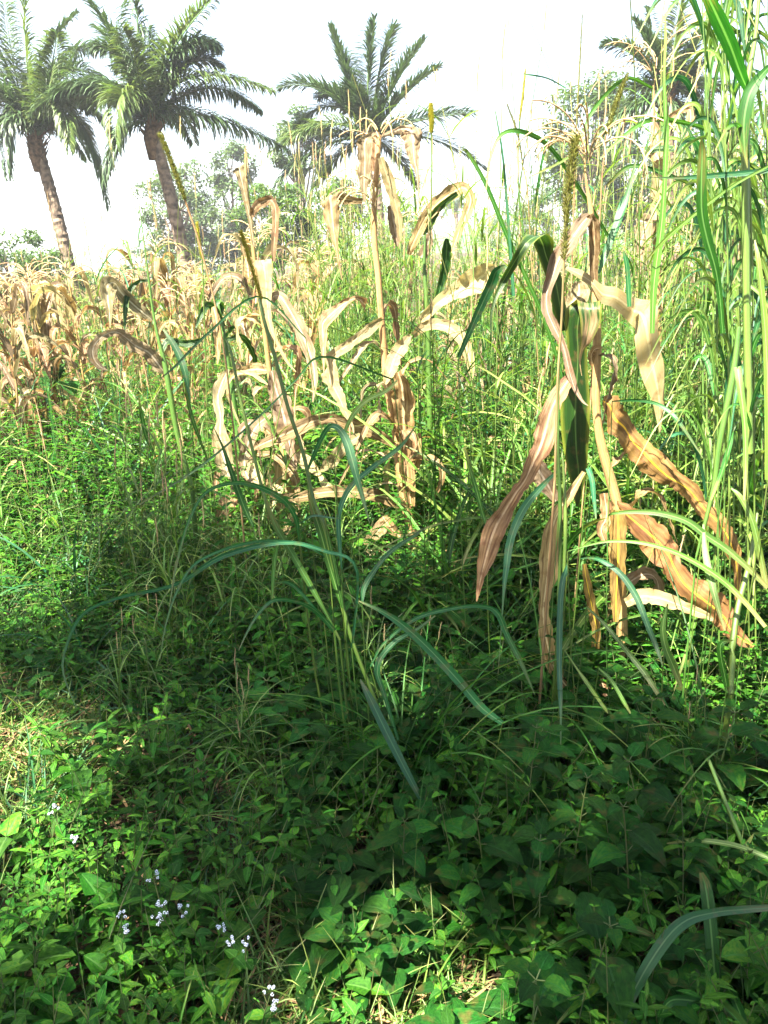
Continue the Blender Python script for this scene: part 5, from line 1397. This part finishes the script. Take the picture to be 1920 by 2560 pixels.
def flower_variant(seed):
    r = np.random.default_rng(seed)
    lf, st, fls = MB(), MB(), []
    for b in range(2):
        fl = MB(); fls.append(fl)
        h = r.uniform(.16, .27)
        a = r.uniform(0, 6.28)
        top = np.array([math.cos(a) * .05, math.sin(a) * .05, h])
        C = spline(np.stack([np.array([0, 0, -.01]), top * np.array([.3, .3, .5]), top]), 7)
        tubes(st, C[None], np.full((1, 7), .0015), np.array([.4]), 4)
        for i in (1, 2, 3, 4):
            az = np.array([i * 1.6, i * 1.6 + math.pi]) + r.normal(0, .2)
            arcs(lf, np.repeat(C[i:i + 1], 2, 0), az, np.array([.5, .5]), np.array([.8, .8]), np.array([.045, .04]), np.array([.026, .025]), r.random(2), n=11, k=5, prof='ovate', serr=.1, fold=.25)
        for q in range(6):    # round fluffy heads
            c = top + np.array([r.normal(0, .008), r.normal(0, .008), r.uniform(.0, .010)])
            tubes(st, np.stack([top - [0, 0, .015], c])[None], np.full((1, 2), .0006), np.array([.4]), 3)
            m_ = 26
            d = norm(r.normal(0, 1, (m_, 3)) + np.array([0, 0, .5]))
            arcs(fl, np.repeat(c[None], m_, 0) + d * .0015, np.arctan2(d[:, 1], d[:, 0]), np.arcsin(d[:, 2]), .1, .0030, .0014, r.random(m_), n=3, k=2, prof='lance', fold=0)
    return [lf.mesh('foliage', M['herb']), st.mesh('stem', M['herb_stem']), *[q_.mesh('flower_head', M['flower']) for q_ in fls]]


wv = [weed_variant(300 + i, h_, nn_, L_, ww_) for i, (h_, nn_, L_, ww_) in enumerate([(.42, 6, .105, .52), (.34, 5, .10, .6), (.5, 7, .09, .5), (.26, 4, .085, .66)])]
bv = [bean_variant(320 + i, .24, 5, .078) for i in range(3)]
fv = [flower_variant(340 + i) for i in range(3)]


def at_px(xd, yd, z):
    """ground position of a point at height z seen at display pixel"""
    b = (1280 - dpx(yd)) / 1920; a = (dpx(xd) - 960) / 1920
    dz = b * CP - SP; t_ = (z - CAMZ) / dz
    return a * t_, t_ * (CP + b * SP)


for i, (xd, yd, v_, s_, lab) in enumerate([
        (1405, 1560, 0, 1.0, 'broad serrated weed right below the fallen brown leaf tip'),
        (1130, 1600, 1, 1.0, 'upright serrated weed left of the brown hanging leaf tip'),
        (1140, 1700, 2, .8, 'tall serrated weed in the shade under the teal blade'),
        (1420, 1700, 1, 1.05, 'dark serrated weed with the largest leaves at right'),
        (1380, 1830, 0, .9, 'serrated weed in deep shade at lower right'),
        (1240, 1800, 2, .8, 'serrated weed between the two darkest weeds'),
        (1290, 1930, 3, 1.1, 'low serrated weed in the shade near the bottom right'),
        (1180, 1880, 1, .9, 'crinkled weed beside the sunlit grass patch'),
        (1160, 2080, 3, 1.25, 'heart leaved weed catching sun at the bottom'),
        (1060, 1730, 3, 1.0, 'small weed between the grass patch and the blade tip'),
        (870, 1790, 0, .75, 'weed standing in the middle of the dark foreground'),
        (1560, 1560, 1, 1.1, 'weed with a yellowing leaf at the right edge'),
        (250, 1180, 0, .9, 'bushy weed in the left middle ground'),
        (430, 1300, 1, .8, 'weed with pale sunlit leaves in the left shade'),
        (600, 1440, 3, 1.1, 'round leaved weed behind the arching blades')]):
    x, y = at_px(xd, yd, .3 * s_)
    make_thing('weed', wv[v_], (x, y, float(ground_h(x, y))), i * 1.3, s_, lab, 'weed', None)
for i, (xd, yd, v_) in enumerate([(1060, 1450, 0), (1140, 1490, 1), (1000, 1400, 2), (1270, 1420, 0), (1340, 1460, 1), (930, 1300, 2), (1110, 1380, 1), (1220, 1590, 0),
                                  (1310, 1540, 2), (840, 1270, 0), (1010, 1250, 1), (580, 1330, 2), (700, 1560, 0), (820, 1650, 1), (1450, 1450, 2), (1180, 1440, 2)]):
    x, y = at_px(xd, yd, .22)
    make_thing('bean_plant', bv[v_], (x, y, float(ground_h(x, y))), i * 2.1, 1.0, 'low bean plant with three rounded leaflets in the shaded ground', 'bean plant', 'bean plants under the maize')
for i, (xd, yd) in enumerate([(445, 1975), (515, 2005), (225, 2020), (150, 1800), (20, 2000), (550, 2140), (360, 1950), (395, 1975)]):
    x, y = at_px(xd, yd, .2)
    make_thing('wildflower', fv[i % 3], (x, y, float(ground_h(x, y))), i * 1.9, .9, 'small weed topped with pale blue white flower heads', 'wildflower', 'pale wildflowers at lower left')

# broad-bladed grass in the lower right corner and lit tufts
broad = [grass_variant(400 + i, 12, .25, .55, .034, 'grass', up=(.5, 1.3), droop=(1.0, 2.3), seg=14, spread=.05) for i in range(2)]
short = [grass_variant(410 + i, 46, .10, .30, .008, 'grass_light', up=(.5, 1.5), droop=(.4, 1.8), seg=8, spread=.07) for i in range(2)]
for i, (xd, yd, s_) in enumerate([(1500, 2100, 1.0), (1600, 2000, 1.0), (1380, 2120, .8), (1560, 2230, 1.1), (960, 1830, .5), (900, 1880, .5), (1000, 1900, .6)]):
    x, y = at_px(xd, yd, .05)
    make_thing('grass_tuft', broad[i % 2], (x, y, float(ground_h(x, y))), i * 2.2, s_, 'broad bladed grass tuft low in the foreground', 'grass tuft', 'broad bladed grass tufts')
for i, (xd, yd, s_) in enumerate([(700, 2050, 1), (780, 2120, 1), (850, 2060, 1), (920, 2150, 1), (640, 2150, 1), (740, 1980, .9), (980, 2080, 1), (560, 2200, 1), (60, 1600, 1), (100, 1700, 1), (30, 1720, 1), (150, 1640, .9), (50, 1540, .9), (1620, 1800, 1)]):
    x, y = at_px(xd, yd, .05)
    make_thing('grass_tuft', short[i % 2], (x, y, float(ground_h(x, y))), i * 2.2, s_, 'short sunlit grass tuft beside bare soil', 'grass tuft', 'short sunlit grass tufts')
clump('grass_clump', 'bent broad blades crossing the lower right corner', 'grass clump', [
    ('C', 'B', 'd', [(1340, 2230, 20), (1370, 2140, 38), (1430, 2040, 44), (1480, 1990, 40), (1540, 1972, 30), (1600, 1965, 26), (1680, 1960, 20)], 1.15, 1.35, {'roll': .15}),
    ('C', 'G', 'd', [(1560, 2230, 40), (1545, 2120, 48), (1535, 2000, 46), (1525, 1920, 40), (1515, 1885, 14)], 1.2, 1.4, {'roll': .15}),
    ('C', 'L', 'd', [(1680, 1860, 10), (1640, 1845, 16), (1580, 1825, 20), (1500, 1815, 16), (1440, 1822, 4)], 1.5, 1.6),
    ('C', 'G', 'd', [(1420, 2230, 10), (1440, 2170, 30), (1480, 2160, 40), (1560, 2180, 36), (1660, 2220, 30)], 1.15, 1.2),
    ('C', 'G', 'd', [(1180, 2050, 4), (1260, 2010, 26), (1320, 2000, 34), (1380, 2010, 26), (1430, 2030, 5)], 1.35, 1.35),
    ('C', 'L', 'd', [(935, 2212, 20), (950, 2120, 26), (985, 2030, 28), (1010, 1960, 18), (1020, 1920, 4)], 1.45, 1.6),
    ('S', 'g', 'd', [(1700, 2050, 12), (1620, 1860, 12), (1570, 1740, 11), (1530, 1640, 9)], 1.5, 1.7),
], base=(1500, 2212))

# pumpkin-like leaves on the left
def gourd(label, xd, yd, Yd, n, L_):
    x, y = tp('d', xd, yd)
    P = unproj(x, y, Yd)
    O = np.array([P[0], P[1], float(ground_h(P[0], P[1]))])
    root = empty('gourd_plant', tuple(O), label, 'gourd plant')
    r = np.random.default_rng(int(xd))
    lf, st = MB(), MB()
    for i in range(n):
        q = P + np.array([r.normal(0, .16), r.normal(0, .1), r.normal(0, .07)])
        C = spline(np.stack([O, (O + q) / 2 + [.05, 0, 0], q]), 7)
        tubes(st, C[None], np.full((1, 7), .004), np.array([.4]), 5)
        arcs(lf, q[None], np.array([r.uniform(3.6, 5.8)]), np.array([r.uniform(-.2, .5)]), np.array([.9]), np.array([L_]), np.array([L_ * 1.1]), r.random(1), n=10, k=7, prof='heart', fold=.25, wave=.1)
    lf.obj('foliage', M['herb_broad'], root, O)
    st.obj('stem', M['herb_stem'], root, O)


gourd('gourd plant with big round leaves under the dry maize at left', 115, 800, 5.6, 6, .15)

# ------------------------------------------------------------------ the tree that throws the foreground shade (stands behind the photographer)


r = np.random.default_rng(77)
m_ = 9000
gx = r.uniform(-5, 5, m_); gy = r.uniform(-1.5, 5.2, m_); gz_ = .22
Pg = np.stack([gx, gy, np.full(m_, gz_)], -1)
Yc = gy * CP - (gz_ - CAMZ) * SP
px, py = proj(Pg)
px, py = px / dpx(1), py / dpx(1)
behind = (Yc < .4) | (gy < .75)
ok = inpoly(px, py, SHADE)
for h_ in HOLES: ok &= ~inpoly(px, py, h_)
ok &= ~(inpoly(px, py, THIN) & (np.sin(gx * 9 + 1) * np.sin(gy * 11) + .35 * r.normal(0, 1, m_) > .05))
ok = np.where(behind, True, ok)
Pg = Pg[ok]
tt = r.uniform(7.0, 10.0, len(Pg))
BC = Pg + SUN[None, :] * tt[:, None]
lm = MB()
nl = 16
q = norm(r.normal(0, 1, (len(BC), nl, 3))) * r.uniform(.2, 1, (len(BC), nl, 1)) * .14
P0 = (BC[:, None, :] + q).reshape(-1, 3)
m_ = len(P0)
cx, cy = float(BC[:, 0].mean()), float(BC[:, 1].mean())
root = empty('shade_tree', (cx, cy, float(ground_h(cx, cy))), 'broad leafy tree behind the viewer shading the foreground', 'tree')
O = np.array([cx, cy, float(ground_h(cx, cy))])
arcs(lm, P0, r.uniform(0, 6.28, m_), r.uniform(-.8, .6, m_), .5, r.uniform(.07, .13, m_), .06, r.random(m_), n=3, k=2, prof='ovate', fold=0, twist=r.uniform(-1, 1, m_))
lm.obj('crown', M['shade_leaf'], root, O)
tb = MB()
top = O + np.array([.1, .2, 4.2])
C = spline(np.stack([O - [0, 0, .1], O + [.1, 0, 2], top]), 10)
tubes(tb, C[None], np.linspace(.26, .14, 10)[None], np.array([.5]), 10)
for b in BC[::60]:
    L_ = spline(np.stack([C[5 + int(r.integers(0, 5))], (top + b) / 2 + r.normal(0, .15, 3), b]), 7)
    tubes(tb, L_[None], np.linspace(.05, .008, 7)[None], np.array([.5]), 5)
tb.obj('trunk', M['bark'], root, O)
print('OBJECTS', len(bpy.data.objects), 'tall clumps', cnt, 'maize', len(placed), 'polys', sum(len(me.polygons) for me in bpy.data.meshes))

# ------------------------------------------------------------------ haze
hb = bpy.data.meshes.new('haze')
x0, x1, y0, y1, z0, z1 = -720, 720, -30, 930, -40, 60
V_ = [(a, b, c) for a in (x0, x1) for b in (y0, y1) for c in (z0, z1)]
hb.from_pydata(V_, [], [(0, 1, 3, 2), (4, 6, 7, 5), (0, 4, 5, 1), (2, 3, 7, 6), (0, 2, 6, 4), (1, 5, 7, 3)])
ho = bpy.data.objects.new('haze', hb); COL.objects.link(ho)
mh = bpy.data.materials.new('haze'); mh.use_nodes = True
t = mh.node_tree; t.nodes.clear()
o_ = t.nodes.new('ShaderNodeOutputMaterial'); pv = t.nodes.new('ShaderNodeVolumePrincipled')
pv.inputs['Color'].default_value = (.9, .93, .95, 1); pv.inputs['Density'].default_value = 0.0014; pv.inputs['Anisotropy'].default_value = .3
t.links.new(pv.outputs[0], o_.inputs['Volume'])
hb.materials.append(mh)
tag(ho, 'thin pale haze over the field', 'haze', kind='stuff')
